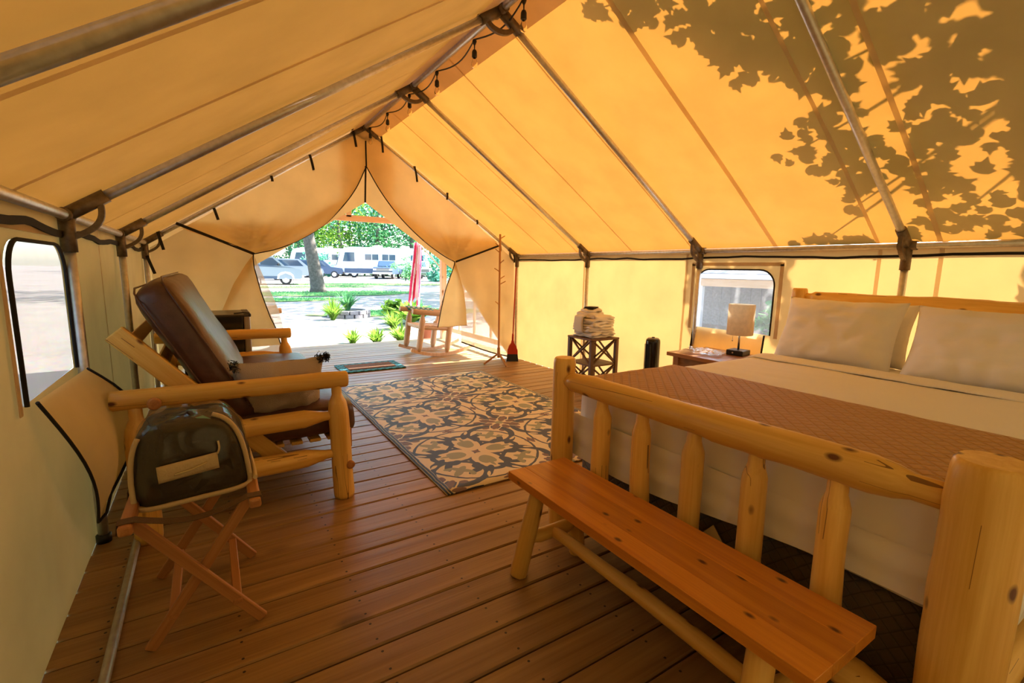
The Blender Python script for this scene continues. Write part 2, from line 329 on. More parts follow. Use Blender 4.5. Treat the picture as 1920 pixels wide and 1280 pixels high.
def sweep(name, pts, r, mat, parent=None, seg=8, flat=None, closed=False, upv=(0, 0, 1)):
    """tube (or flat strap: flat=(w,h)) along points"""
    P = [Vector(p) for p in pts]; o = P[0].copy(); P = [p-o for p in P]; rings = []; n = len(P); x = None
    for i in range(n):
        t_ = (P[(i+1) % n]-P[i-1]) if closed else (P[min(n-1, i+1)]-P[max(0, i-1)]); t_.normalize()
        if flat: x = Vector(upv).cross(t_); x = x.normalized() if x.length > 1e-4 else Vector((1, 0, 0))
        else:
            if x is None: x = (Vector(upv) if abs(t_.dot(Vector(upv))) < .95 else Vector((1, 0, .1))).cross(t_)
            x = (x-t_*x.dot(t_)).normalized()
        y = t_.cross(x); rr = r[i] if isinstance(r, (list, tuple)) else r
        if flat: ring = [P[i]+x*(a*flat[0]/2)+y*(b_*flat[1]/2) for a, b_ in ((-1, -1), (1, -1), (1, 1), (-1, 1))]
        else: ring = [P[i]+(x*math.cos(2*PI*j/seg)+y*math.sin(2*PI*j/seg))*rr for j in range(seg)]
        rings.append(ring)
    V, F = rings_mesh(rings, not closed)
    if closed:
        k = len(rings[0]); b0 = (n-1)*k
        F += [(b0+j, b0+(j+1) % k, (j+1) % k, j) for j in range(k)]
    return mobj(name, V, F, mat, parent, Matrix.Translation(o), smooth=(not flat) and 'side')
BOXC = {}
def boxmesh(sx, sy, sz, bev):
    bm = bmesh.new(); bmesh.ops.create_cube(bm, size=1); bmesh.ops.scale(bm, vec=(sx, sy, sz), verts=bm.verts)
    if bev: bmesh.ops.bevel(bm, geom=bm.edges[:], offset=bev, segments=2 if bev > .006 else 1, affect='EDGES', profile=.5)
    me = bpy.data.meshes.new('box'); bm.to_mesh(me); bm.free(); return me
def box(name, c, size, mat, parent=None, rz=0, bev=.004, mw=None, grain=None):
    """box; grain 'x'/'y' turns local Z along that axis so that wood grain follows it"""
    T = mw if mw is not None else Matrix.Translation(Vector(c)) @ Matrix.Rotation(rz, 4, 'Z')
    s = size
    if grain == 'x': T = T @ Matrix.Rotation(PI/2, 4, 'Y'); s = (size[2], size[1], size[0])
    elif grain == 'y': T = T @ Matrix.Rotation(-PI/2, 4, 'X'); s = (size[0], size[2], size[1])
    me = boxmesh(*s, min(bev, min(s)*.3)); me.materials.append(M[mat] if isinstance(mat, str) else mat); me.name = name
    return put(bpy.data.objects.new(name, me), parent, T)
def beam(name, p0, p1, w_, h_, mat, parent=None, upv=None, bev=.003):
    mw, L = axis_frame(p0, p1, upv); me = boxmesh(w_, h_, L, min(bev, min(w_, h_)*.3)); me.materials.append(M[mat]); me.name = name
    return put(bpy.data.objects.new(name, me), parent, mw @ Matrix.Translation((0, 0, L/2)))
def lathe(name, prof, mat, parent=None, mw=None, seg=20, cap=True):
    V, F = rings_mesh([[(r*math.cos(2*PI*j/seg), r*math.sin(2*PI*j/seg), z) for j in range(seg)] for r, z in prof], cap); return mobj(name, V, F, mat, parent, mw, smooth='side')
def extrude(name, poly, y0, y1, mat, parent=None, mw=None, smooth=False):
    n = len(poly); V = [(a, y0, b_) for a, b_ in poly]+[(a, y1, b_) for a, b_ in poly]
    F = [tuple(range(n)), tuple(range(2*n-1, n-1, -1))]+[(i, i+n, (i+1) % n+n, (i+1) % n) for i in range(n)]
    return mobj(name, V, F, mat, parent, mw, smooth='side' if smooth else False)
def grid(name, fn, nu, nv, mat, parent=None, mw=None, smooth=True):
    V = [fn(i/nu, j/nv) for j in range(nv+1) for i in range(nu+1)]
    F = [(j*(nu+1)+i, j*(nu+1)+i+1, (j+1)*(nu+1)+i+1, (j+1)*(nu+1)+i) for j in range(nv) for i in range(nu)]
    return mobj(name, V, F, mat, parent, mw, smooth=smooth)
def rbox(name, size, r, mat, parent=None, mw=None, n=8, bulge=0.0, wr=0.0, wf=4.0):
    """soft rounded box (cushion, mattress, folded cloth), centred"""
    h = [s/2 for s in size]; V = {}; F = []; sd = rnd.random()*30
    bm = bmesh.new(); bmesh.ops.create_cube(bm, size=2); bmesh.ops.subdivide_edges(bm, edges=bm.edges[:], cuts=n, use_grid_fill=True)
    for v_ in bm.verts:
        q = Vector([math.copysign(min(1, abs(c)), c) for c in v_.co])
        p = Vector([q[i]*h[i] for i in range(3)]); inn = Vector([max(-(h[i]-r), min(h[i]-r, p[i])) for i in range(3)])
        # spread the grid so the rounded rim gets enough rows
        d = p-inn
        if d.length > 1e-9: p = inn+d.normalized()*r
        k = (1-q.x**2)*(1-q.y**2); p.z += math.copysign(bulge*k, q.z) if abs(q.z) > .3 else 0
        if wr: p += Vector((noise.noise((p.x*wf+sd, p.y*wf, p.z*wf)), noise.noise((p.x*wf, p.y*wf+sd, p.z*wf)), noise.noise((p.x*wf, p.y*wf, p.z*wf+sd))))*wr
        v_.co = p
    me = bpy.data.meshes.new(name); bm.to_mesh(me); bm.free(); me.materials.append(M[mat]); me.polygons.foreach_set('use_smooth', [True]*len(me.polygons))
    return put(bpy.data.objects.new(name, me), parent, mw or Matrix.Identity(4))
def pillow(name, w_, h_, t_, mat, parent=None, mw=None, n=22, seed=0, sag=.0, pw=.55):
    """pillow in local XY, thickness along Z"""
    V = []; F = []
    def side(sg):
        base = len(V)
        for j in range(n+1):
            for i in range(n+1):
                u = i/n*2-1; v_ = j/n*2-1
                k = max(0, (1-abs(u)**3.2)*(1-abs(v_)**3.2))**pw
                x = u*w_/2*(1-.06*(1-abs(v_)**2)*abs(u)); y = v_*h_/2*(1-.08*(1-abs(u)**2)*abs(v_))
                wr = .016*noise.noise((u*2.5+seed, v_*3, sg*5))+.010*noise.noise((u*6+seed, v_*5, sg))+.005*noise.noise((u*13+seed, v_*5, sg))
                V.append((x, y+sag*(u*u-.5)*.0, sg*(t_/2*k)+wr*(.3+k)))
        for j in range(n):
            for i in range(n):
                a = base+j*(n+1)+i; f = (a, a+1, a+n+2, a+n+1); F.append(f if sg > 0 else f[::-1])
    side(1); side(-1)
    bm = bmesh.new(); me = bpy.data.meshes.new(name); me.from_pydata(V, [], F); bm.from_mesh(me)
    bmesh.ops.remove_doubles(bm, verts=bm.verts, dist=.004); bm.to_mesh(me); bm.free()
    me.materials.append(M[mat]); me.polygons.foreach_set('use_smooth', [True]*len(me.polygons))
    return put(bpy.data.objects.new(name, me), parent, mw or Matrix.Identity(4))
def copy_tree(o, mw, parent=None):
    c = o.copy(); put(c, parent, mw)
    for ch in list(o.children):
        k = ch.copy(); col.objects.link(k); k.parent = c
        for g in list(ch.children):
            q = g.copy(); col.objects.link(q); q.parent = k
    return c
def leaves_mesh(name, pts, size, mat, parent=None, mw=None, kind='stuff', seed=1, up_bias=.4, shape=None, nrm=None):
    """many leaf blades in one mesh (foliage nobody could count)"""
    g = np.random.default_rng(seed); pts = np.asarray(pts, float); n = len(pts)
    shp = np.array(shape if shape else [(0, -.46), (.26, -.40), (.46, -.12), (.30, -.02), (.34, .20), (.14, .26), (0, .64), (-.14, .26), (-.34, .20), (-.30, -.02), (-.46, -.12), (-.26, -.40)])
    nv = g.normal(size=(n, 3)); nv[:, 2] = np.abs(nv[:, 2])+up_bias
    if nrm is not None: nv = nv*.45+np.asarray(nrm)
    nv /= np.linalg.norm(nv, axis=1)[:, None]; a = g.normal(size=(n, 3)); a -= (a*nv).sum(1)[:, None]*nv; a /= np.linalg.norm(a, axis=1)[:, None]; b_ = np.cross(nv, a)
    s = size*g.uniform(.65, 1.25, n); k = len(shp)
    V = pts[:, None, :]+s[:, None, None]*(shp[None, :, 0, None]*a[:, None, :]+shp[None, :, 1, None]*b_[:, None, :])
    V = V.reshape(-1, 3); me = bpy.data.meshes.new(name); me.vertices.add(n*k); me.vertices.foreach_set('co', V.ravel()); me.loops.add(n*k); me.loops.foreach_set('vertex_index', np.arange(n*k)); me.polygons.add(n); me.polygons.foreach_set('loop_start', np.arange(n)*k); me.update(calc_edges=True); me.validate()
    me.materials.append(M[mat]); o = put(bpy.data.objects.new(name, me), parent, mw or Matrix.Identity(4))
    if kind: o['kind'] = kind
    return o

# ================================================================ STRUCTURE
W, He, Hr, D = 2.134, 1.497, 2.903, 1.521
YB, YP = -6.27, 2.42                     # back wall, porch edge
FR = [0, -D, -2*D, -3*D, -4*D]
SL = (Hr-He)/W; NL = math.sqrt(1+SL*SL)
def roofz(x): return Hr-SL*abs(x)
WX = W+.03

# floor: joist bed plus one plank object per board
floor = mobj('floor', *rings_mesh([[(-2.3, YB-.1, z), (2.3, YB-.1, z), (2.3, YP-.03, z), (-2.3, YP-.03, z)] for z in (-.16, -.045)]), 'barkdark'); tag(floor, 'brown timber deck floor of the tent running out onto the porch', 'floor', kind='structure')
pitch = .1472; y = -3.597+.003
k0 = int((YB-y)/pitch)-1
plank_me = None
for k in range(k0, 60):
    yc = y+(k+.5)*pitch
    if yc > YP-.05: break
    if plank_me is None:
        o = box('plank', (0, yc, -.019), (4.62, pitch-.0065, .038), 'deck', floor, bev=.006, grain='x'); plank_me = o.data
    else:
        o = bpy.data.objects.new('plank', plank_me); put(o, floor, Matrix.Translation((0, yc, -.019+rnd.uniform(-.0012, .0008))) @ Matrix.Rotation(PI/2, 4, 'Y'))

# roof canvas
def roof_side(sg):
    off = .030
    def fn(u, v):
        yy = YB-.12+(-YB+.24)*u; s = v; x = sg*(W+.07)*s
        near = min(abs(yy-f) for f in FR); sag = .018*(1-math.exp(-(near/.35)**2))*math.sin(PI*min(1, s))
        wr = .004*noise.noise((yy*2.2, s*5, sg*3))+.0025*noise.noise((yy*9, s*4, sg))
        return (x+sg*(off-sag+wr)*SL/NL*(1 if s > 0.001 else 0), yy, roofz(x)+(off-sag+wr)/NL+(.012 if s < .001 else 0))
    return grid('ceiling', fn, 120, 22, 'roof')
for sg in (-1, 1):
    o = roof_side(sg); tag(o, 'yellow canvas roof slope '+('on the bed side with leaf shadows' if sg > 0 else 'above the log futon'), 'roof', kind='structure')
    ys = [-5.35, -4.73, -4.41, -3.73, -2.97, -2.22, -1.36, -.78] if sg > 0 else [-4.42, -3.73, -2.97, -2.22, -1.40, -.55]
    wd = {-3.73: .034, -2.97: .014, -1.36: .012, -4.41: .022, -4.42: .03, -4.73: .026}
    for yy in ys:                                                 # sewn seams
        h = wd.get(yy, .016)/2
        grid('seam', lambda u, v: (sg*(.03+(W-.02)*v), yy+(u-.5)*2*h+.006*math.sin(v*7), roofz(.03+(W-.02)*v)+.012/NL), 1, 10, 'seam', o)
    grid('ridge_band', lambda u, v: (sg*(.005+.165*v), YB+(-YB)*u, roofz(.005+.165*v)+.016), 30, 1, 'band', o)
# porch fly: the roof canvas goes on over the porch
for sg in (-1, 1):
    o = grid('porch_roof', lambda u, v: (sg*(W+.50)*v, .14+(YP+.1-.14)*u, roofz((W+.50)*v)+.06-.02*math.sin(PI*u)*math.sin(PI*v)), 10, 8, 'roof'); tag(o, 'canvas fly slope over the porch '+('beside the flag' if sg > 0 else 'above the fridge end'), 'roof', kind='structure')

def rrect(a, b, z0, z1, r, n=7):
    """outline (2-D) of a window: square below, round above"""
    P = [(a, z0), (b, z0)]
    P += [(b-r+r*math.cos(i*PI/2/n), z1-r+r*math.sin(i*PI/2/n)) for i in range(n+1)]
    P += [(a+r-r*math.sin(i*PI/2/n), z1-r+r*math.cos(i*PI/2/n)) for i in range(n+1)]
    return P
def side_wall(name, sg, hole, label):
    a, b_, z0, z1, r = hole; X = sg*WX; V = []; F = []
    def patch(y0, y1, q0, q1, nu, nv, amp=.012):
        base = len(V)
        for j in range(nv+1):
            for i in range(nu+1):
                u, v = i/nu, j/nv; yy = y0+(y1-y0)*u; zz = q0+(q1-q0)*v
                V.append((X+sg*amp*math.sin(PI*u)*math.sin(PI*v)*(1+1.5*noise.noise((yy*1.5, zz*2, sg*4)))+.004*math.sin(PI*u)*math.sin(PI*v)*noise.noise((yy*3, zz*9, 2)), yy, zz))
        for j in range(nv):
            for i in range(nu):
                c = base+j*(nu+1)+i; F.append((c, c+1, c+nu+2, c+nu+1))
    zt = He+.03
    patch(YB, a, 0, zt, 26, 14, .02); patch(b_, .06, 0, zt, 30, 14, .02); patch(a, b_, 0, z0, 8, 8); patch(a, b_, z1, zt, 8, 2, .0)
    n = 7
    for c, sy in ((b_, 1), (a, -1)):
        base = len(V); V.append((X, c, z1)); V.extend((X, c-sy*r+sy*r*math.cos(i*PI/2/n), z1-r+r*math.sin(i*PI/2/n)) for i in range(n+1))
        F.extend((base, base+1+i, base+2+i) for i in range(n))
    o = mobj(name, V, F, 'wall', smooth=True); tag(o, label, 'wall', kind='structure'); return o
HR = (-3.73, -3.01, .81, 1.335, .13); HL = (-3.755, -3.06, .842, 1.37, .12)
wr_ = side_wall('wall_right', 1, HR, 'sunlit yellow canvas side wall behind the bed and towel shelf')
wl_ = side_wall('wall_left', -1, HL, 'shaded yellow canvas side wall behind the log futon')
for o, sg, ys in ((wr_, 1, [-1.44, -2.89, -4.41, -4.73, -5.4]), (wl_, -1, [-1.40, -2.2, -4.4])):
    for yy in ys:
        grid('seam', lambda u, v: (sg*(WX-.006), yy+(u-.5)*.024+(.02*(1-v) if yy == -2.89 else 0), .0+(He-.0)*v), 1, 6, 'seam', o)
    # black edging at the top of the wall
    P = [(sg*(W+.018), YB+(-YB-.02)*i/80, He-.062+.012*noise.noise((i*.35, sg, 0))-(.02*math.sin(i*.27)**2 if sg < 0 else .006*math.sin(i*.3))) for i in range(81)]
    sweep('edging', P, None, 'webbing', o, flat=(.010, .017) if sg > 0 else (.012, .028), upv=(0, 0, 1))
wb = mobj('wall_back', [(-WX, YB, 0), (WX, YB, 0), (WX, YB, He), (0, YB, Hr+.03), (-WX, YB, He)], [(0, 1, 2, 3, 4)], 'endwall'); tag(wb, 'canvas end wall behind the bench and bed', 'wall', kind='structure')

# windows with zipped flaps
def window(name, sg, hole, label, pane_mat):
    a, b_, z0, z1, r = hole; X = sg*WX; Xi = sg*(WX-.012); out = rrect(a, b_, z0, z1, r)
    o = thing(name, (X, (a+b_)/2, z0), label, 'window', kind='structure')
    # slightly rippled clear pane
    n = 14; V = []; F = []
    def inside(u, v):
        yy = a+(b_-a)*u; zz = z0+(z1-z0)*v
        for cy_, s_ in ((a+r, -1), (b_-r, 1)):
            dy, dz = (yy-cy_)*s_, zz-(z1-r)
            if dy > 0 and dz > 0:
                q = math.hypot(dy, dz)
                if q > r: yy = cy_+s_*dy/q*r; zz = z1-r+dz/q*r
        return (X+sg*.004*noise.noise((yy*9, zz*4, 1)), yy, zz)
    grid('pane', inside, n, n, pane_mat, o)
    sweep('zipper', [(Xi, p[0], p[1]) for p in out[1:]+[out[0]]], .007, 'webbing', o, seg=6)
    e = .045
    for nm, p0, p1 in (('binding', (a-e, z0-.02), (a-e, z1+e)), ('binding', (b_+e, z0-.02), (b_+e, z1+e)), ('binding', (a-e-.015, z1+e), (b_+e+.015, z1+e))):
        sweep(nm, [(sg*(WX-.008), p0[0], p0[1]), (sg*(WX-.008), p1[0], p1[1])], None, 'seam', o, flat=(.003, .03) if p0[0] == p1[0] else (.03, .003), upv=(0, 1, 0) if p0[0] == p1[0] else (0, 0, 1)) if False else box(nm, (sg*(WX-.008), (p0[0]+p1[0])/2, (p0[1]+p1[1])/2), (.003, max(.028, abs(p1[0]-p0[0])), max(.028, abs(p1[1]-p0[1]))), 'seam', o, bev=0)
    return o
w1 = window('window_1', 1, HR, 'clear vinyl window with round top corners beside the bedside lamp', 'vinyl')
w2 = window('window_2', -1, HL, 'milky vinyl window above its hanging canvas flap near the futon', 'milky')
# right flap hangs straight below
a, b_, z0, z1, r = HR
fo = grid('flap', lambda u, v: (WX-.03-.05*v+.02*math.sin(PI*u)*v, a+.03+(b_-a-.05)*u, z0+.005-.42*v), 10, 8, 'door', w1)
sweep('flap_zipper', [(WX-.036-.05*v, a+.03, z0-.42*v) for v in [i/8 for i in range(9)]], .008, 'webbing', w1, seg=6)
sweep('flap_zipper', [(WX-.036-.05*v, b_-.02, z0-.42*v) for v in [i/8 for i in range(9)]], .008, 'webbing', w1, seg=6)
# left flap sags and twists off the wall
a, b_, z0, z1, r = HL
def lf(u, v):
    # left edge runs down to a point, far edge bellies out into the room
    yl, zl = a+.05+.46*v, z0-.655*v-.02*math.sin(PI*v)
    yr, zr = b_-.05+.20*math.sin(PI*min(1, v))-.13*v, z0-.62*v+.02*math.sin(PI*v)
    x = -WX+.02+.05*math.sin(PI*v)*(1-u)+(.13*math.sin(PI*min(1, v*1.05))+.03)*u+.03*math.sin(u*6)*math.sin(PI*v)+.03*v
    return (x, yl+(yr-yl)*u, zl+(zr-zl)*u)
grid('flap', lf, 16, 16, 'door', w2)
edge = [lf(0, i/12) for i in range(13)]+[lf(i/10, 1) for i in range(1, 11)]+[lf(1, 1-i/12) for i in range(1, 13)]
sweep('flap_zipper', [(p[0]+.004, p[1], p[2]) for p in edge], .006, 'webbing', w2, seg=6)

# door end: outer canvas, tied-back inner curtains, screen
ZL = [(0, 2.46), (-.136, 2.159), (-.385, 1.858), (-.563, 1.698), (-.919, 1.489), (-1.216, 1.416)]
ZR = [(0, 2.46), (.159, 2.188), (.383, 1.913), (.678, 1.651), (.971, 1.459), (1.14, 1.387)]
def along(P, s):
    d = [0]
    for i in range(1, len(P)): d.append(d[-1]+math.dist(P[i-1], P[i]))
    return tuple(float(np.interp(s*d[-1], d, [p[k] for p in P])) for k in range(len(P[0])))
def smooth_poly(P, n=40):
    for _ in range(3):
        Q = [P[0]]
        for p, q in zip(P, P[1:]): Q += [tuple(.75*a_+.25*b__ for a_, b__ in zip(p, q)), tuple(.25*a_+.75*b__ for a_, b__ in zip(p, q))]
        P = Q+[P[-1]]
    return [along(P, i/n) for i in range(n+1)]
ZLs, ZRs = smooth_poly(ZL), smooth_poly(ZR)
def outer(sg):
    # straight-cut outer door canvas behind the curtains
    def edge(z):
        t_ = sg*1.13 if sg > 0 else -1.2
        if z > 2.06: return 0
        if z > 1.30: return t_*(2.06-z)/.76
        return t_+(sg*2.02-t_)*min(1, (1.30-z)/1.22)
    def fn(u, v):
        z = .08+(Hr-.08)*v; xo = sg*min(WX, (Hr+.02-z)/SL); xi = edge(z)
        if z > 1.72: xo = sg*min(abs(xo), abs(xi)+.30)
        if abs(xi) > abs(xo): xi = xo
        x = xi+(xo-xi)*u; return (x, .06+.012*math.sin(PI*u)*noise.noise((x*3, z*2, 5)), z)
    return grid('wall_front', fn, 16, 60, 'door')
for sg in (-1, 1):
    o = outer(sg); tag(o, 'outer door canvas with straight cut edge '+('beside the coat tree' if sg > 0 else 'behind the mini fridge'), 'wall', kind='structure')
def curtain(sg, Zs, strap_top, tie, label, lower):
    o = thing('door_curtain', (tie[0], 0, 0), label, 'curtain', 'tied-back door curtains')
    def fn(u, v):
        zx, zz = Zs[int(round(u*40))]; rx = strap_top[0]*u; rz = roofz(rx)-.035-.02*u
        if u > .999: rx, rz = strap_top
        x = zx+(rx-zx)*v; z = zz+(rz-zz)*v
        dtie = math.hypot(x-tie[0], z-tie[1]); ang = math.atan2(z-tie[1], x-tie[0])
        f = .055*math.exp(-dtie/.8)*math.sin(ang*11)*min(1, dtie/.2)*(1-.4*v)
        bil = -.075*math.sin(PI*v)*math.sin(PI*min(1, u*1.02))
        return (x, -.015+bil+f+.006*noise.noise((x*4, z*4, 3)), z)
    grid('drape', fn, 40, 20, 'door', o)
    # part below the tie
    def low(u, v):
        (xa, za), (xb, zb) = along(lower[0], v), along(lower[1], v)
        x = xa+(xb-xa)*u; z = za+(zb-za)*u
        return (x, -.01+.022*math.sin(u*9+v)*v+.02*math.sin(u*4), z)
    if lower:
        grid('tail', low, 16, 24, 'door', o); xs = [low(0, i/20) for i in range(21)]
        sweep('zipper', [(p[0], p[1]-.006, p[2]) for p in xs], .006, 'webbing', o, seg=6)
        if sg > 0: sweep('hem', [(p[0], p[1]-.004, p[2]) for p in [low(i/10, 1) for i in range(11)]], None, 'seam', o, flat=(.004, .03), upv=(0, 1, 0))
    sweep('zipper', [(p[0], -.022, p[1]) for p in Zs], .006, 'webbing', o, seg=6)
    return o
tieL, tieR = (-1.216, 1.416), (1.14, 1.387)
cl_ = curtain(-1, ZLs, (-1.87, 1.66), tieL, 'cream canvas door curtain tied back beside the mini fridge', ([tieL, (-1.223, 1.39), (-1.219, 1.28), (-1.164, 1.0), (-1.09, .733), (-1.047, .63), (-1.0, .42)], [tieL, (-1.30, 1.30), (-1.42, 1.1), (-1.55, .8), (-1.62, .6), (-1.62, .5), (-1.62, .42)]))
cr_ = curtain(1, ZRs, (1.81, 1.60), tieR, 'cream canvas door curtain tied back beside the coat tree', ([tieR, (1.124, 1.324), (1.007, 1.028), (.937, .726), (.898, .521)], [tieR, (1.19, 1.25), (1.27, 1.0), (1.30, .75), (1.31, .535)]))
def screen(sg, edge, hem, label):
    o = thing('door_screen', (sg*1.6, .04, 0), label, 'curtain', 'gathered door screens')
    def fn(u, v):
        xe, ze = along(edge, v); xw = sg*2.10; x = xe+(xw-xe)*u; z = ze+(hem(u)-ze)*0 if v < .999 else hem(u)
        top = min(1.40+.38*u, roofz(x)-.07); bot = hem(u); z = top+(bot-top)*v
        return (x, .03+.03*math.sin(u*16+v*1.5)*(.3+.7*v)+.01*noise.noise((x*6, z*3, 7)), z)
    grid('mesh_panel', fn, 44, 16, 'sheer', o)
    sweep('hem', [tuple(Vector(fn(i/20, 1))+Vector((0, -.004, .004))) for i in range(21)], .010, 'webbing', o, seg=6); return o
screen(1, [(1.14, 1.38), (1.22, 1.0), (1.26, .6), (1.275, .27)], lambda u: .27*(1-u)**1.3+.02, 'sheer off-white door screen gathered behind the coat tree')
screen(-1, [(-1.21, 1.38), (-1.064, 1.0), (-1.0, .826), (-.96, .61), (-.90, .02)], lambda u: .02, 'sheer off-white door screen hanging behind the mini fridge')
# centre zip and strap
sweep('zipper', [(-.0, -.025, 2.74), (0, -.025, 2.46)], .009, 'webbing', cl_, seg=6)
sweep('tie_strap', [(-.008, -.03, 2.46), (-.014, -.02, 2.28), (-.018, -.0, 2.05)], None, 'webbing', cl_, flat=(.02, .004), upv=(0, 1, 0))
def strap(p0, p1, wd, par):
    a_, b__ = Vector(p0), Vector(p1); P = [a_.lerp(b__, i/6)+Vector((0, -.012*math.sin(PI*i/6), 0)) for i in range(7)]
    sweep('tie_strap', P, None, 'webbing', par, flat=(wd, .004), upv=(0, 1, 0))
strap((-1.87, -.05, 1.69), (-1.21, -.03, 1.415), .028, cl_); strap((1.81, -.05, 1.63), (1.145, -.03, 1.39), .024, cr_)
for p0, p1 in (((-2.02, 1.60), (-1.985, 1.43)), ((-1.545, 1.86), (-1.515, 1.745)), ((-1.008, 2.235), (-1.0, 2.175)), ((-.617, 2.50), (-.585, 2.335)), ((-.155, 2.86), (-.118, 2.65)), ((-2.12, 1.37), (-2.07, 1.20))):
    strap((p0[0], -.045, p0[1]), (p1[0], -.06, p1[1]), .026, cl_)
for p0, p1 in (((.172, 2.84), (.189, 2.63)), ((.583, 2.52), (.608, 2.345)), ((1.02, 2.25), (1.005, 2.17)), ((1.454, 1.94), (1.445, 1.89)), ((1.81, 1.68), (1.82, 1.55)), ((2.05, 1.50), (2.045, 1.40))):
    strap((p0[0], -.045, p0[1]), (p1[0], -.06, p1[1]), .024, cr_)
    box('buckle', (p0[0], -.045, p0[1]), (.03, .012, .022), 'black', cr_, bev=.003)

# pipe frame
frame = thing('tent_frame', (0, -3, 0), 'galvanised steel pipe frame of the tent with rafters and uprights', 'frame')
pipe('ridge_pole', (0, YB+.06, Hr-.012), (0, .0, Hr-.012), .023, 'steel', frame)
for sg in (-1, 1):
    pipe('eave_pole', (sg*W, YB+.06, He), (sg*W, .0, He), .021, 'steel', frame)
    for i, yy in enumerate(FR):
        pipe('rafter', (0, yy, Hr-.015), (sg*W, yy, He), .022, 'steel', frame)
        pipe('upright', (sg*W, yy, 0), (sg*W, yy, He), .021, 'steel', frame)
        # moulded corner fitting: two sleeves, rib and round gusset
        dv = Vector((-sg*1, 0, SL)).normalized(); c = Vector((sg*W, yy, He)); s_ = 1.0
        ft = pipe('corner_fitting', c+Vector((0, 0, -.155)), c+Vector((0, 0, .03)), .029, 'fitting', frame)
        pipe('sleeve', c-dv*.03, c+dv*.17, .029, 'fitting', ft); pipe('sleeve', c+Vector((0, -.05, 0)), c+Vector((0, .05, 0)), .029, 'fitting', ft)
        c0, c1 = c+Vector((0, 0, -.10)), c+dv*.14; mid = (c0+c1)/2; nrm = Vector((-sg, 0, -.35)).normalized()
        P = [c0.lerp(c1, k/12)+nrm*(.05*math.sin(PI*k/12)) for k in range(13)]
        sweep('gusset', P, None, 'fitting', ft, flat=(.022, .024), upv=(0, 1, 0))
        lathe('foot_cap', [(.03, 0), (.03, .035), (.023, .04)], 'black', frame, Matrix.Translation((sg*W, yy, .0)), 14)
for yy in FR:
    c = Vector((0, yy, Hr-.013)); ft = pipe('ridge_fitting', c+Vector((0, -.06, 0)), c+Vector((0, .06, 0)), .032, 'fitting', frame)
    for sg in (-1, 1): pipe('sleeve', c, c+Vector((sg, 0, -SL)).normalized()*.17, .032, 'fitting', ft)
    sweep('gusset', [c+Vector((.095*math.cos(a_), 0, -.06+.055*math.sin(a_)-.01)) for a_ in [PI+PI*k/14 for k in range(15)]], None, 'fitting', ft, flat=(.03, .024), upv=(0, 1, 0))
pl = thing('metal_pole', (-2.0, -3.6, 0), 'long dull metal pole lying on the deck along the left wall', 'pole'); pipe('pole', (-1.985, -5.4, .017), (-2.0, -3.09, .017), .016, 'steel', pl); lathe('end_cap', [(.0165, 0), (.0165, .03)], 'black', pl, axis_frame((-2.0, -3.10, .017), (-2.0, -3.06, .017))[0], 12)

# string of bulbs on the ridge pole
sl_ = thing('string_light', (0, -2, Hr), 'black string of clear bulbs slung along the ridge pole', 'string lights')
BY = [-3.88, -3.27, -2.655, -2.01, -1.388, -.752, -.134]; P = []
for a_, b__ in zip(BY, BY[1:]):
    for i in range(10):
        q = i/10; P.append((.022+.035*math.sin(PI*q), a_+(b__-a_)*q, 2.868-.035*math.sin(PI*q)))
P.append((.022, BY[-1], 2.866)); P += [(.03, -.08, 2.84), (.05, -.05, 2.80), (.06, -.04, 2.79)]
sweep('cable', P, .0055, 'black', sl_, seg=6)
first = None
for yy in BY:
    x0 = .024; top = 2.868; mw = Matrix.Translation((x0, yy, top))
    if first is None:
        s_ = lathe('socket', [(.012, .0), (.016, -.012), (.009, -.03), (.0045, -.036), (.004, -.062), (.012, -.066), (.0175, -.078), (.0185, -.112), (.014, -.116)], 'black', sl_, mw, 12)
        lathe('bulb', [(.010, -.116), (.012, -.125), (.021, -.148), (.022, -.16), (.017, -.176), (.006, -.184), (.001, -.185)], 'bulb', s_, mw, 12); first = s_
    else: copy_tree(first, mw, sl_)

# ================================================================ INDOOR THINGS
def T(x, y, z): return Matrix.Translation((x, y, z))
def RX(a): return Matrix.Rotation(a, 4, 'X')
def RY(a): return Matrix.Rotation(a, 4, 'Y')
def RZ(a): return Matrix.Rotation(a, 4, 'Z')

# ---- rug and door mat
RX0, RX1, RY0, RY1 = -.555, 1.245, -3.445, -.555
rc = ((RX0+RX1)/2, (RY0+RY1)/2); hw, hl = (RX1-RX0)/2, (RY1-RY0)/2
M['rug'] = rug_material(-.10-rc[0], -2.95-rc[1], .95, hw, hl)
def rugf(u, v):
    x, y_ = (u-.5)*2*hw, (v-.5)*2*hl; return (x+.006*noise.noise((y_*1.5, 0, 3)), y_, .006+.0035*noise.noise((x*3, y_*3, 1))+(.0015 if .02 < u < .98 else 0))
rg = grid('area_rug', rugf, 24, 36, 'rug', None, T(rc[0], rc[1], .004))
sm = rg.modifiers.new('thick', 'SOLIDIFY'); sm.thickness = .006; sm.offset = -1
tag(rg, 'large woven rug with navy scroll and cream floral pattern on the deck', 'rug')
mat_ = thing('door_mat', (.08, .33, 0), 'small teal doormat with brown coir centre at the tent opening', 'doormat', rz=.0)
M['matteal'] = None
m, t, b = newmat('teal_mat'); x_, y_, _ = coords(t, .02, 20); q = ((x_*70).sin()*(y_*60).sin()).gt(.15); t.links.new(layer(t, (.015, .10, .14), q, (.04, .30, .36)), b.inputs['Base Color']); b.inputs['Roughness'].default_value = .9; M['matteal'] = m
M['coir'] = plain('coir', (.17, .085, .045), 1, bump=1, bscale=150, var=.35)
box('border', (.08, .33, .012), (.80, .52, .012), 'matteal', mat_, bev=.004); box('coir_panel', (.08, .33, .020), (.60, .32, .010), 'coir', mat_, bev=.003)

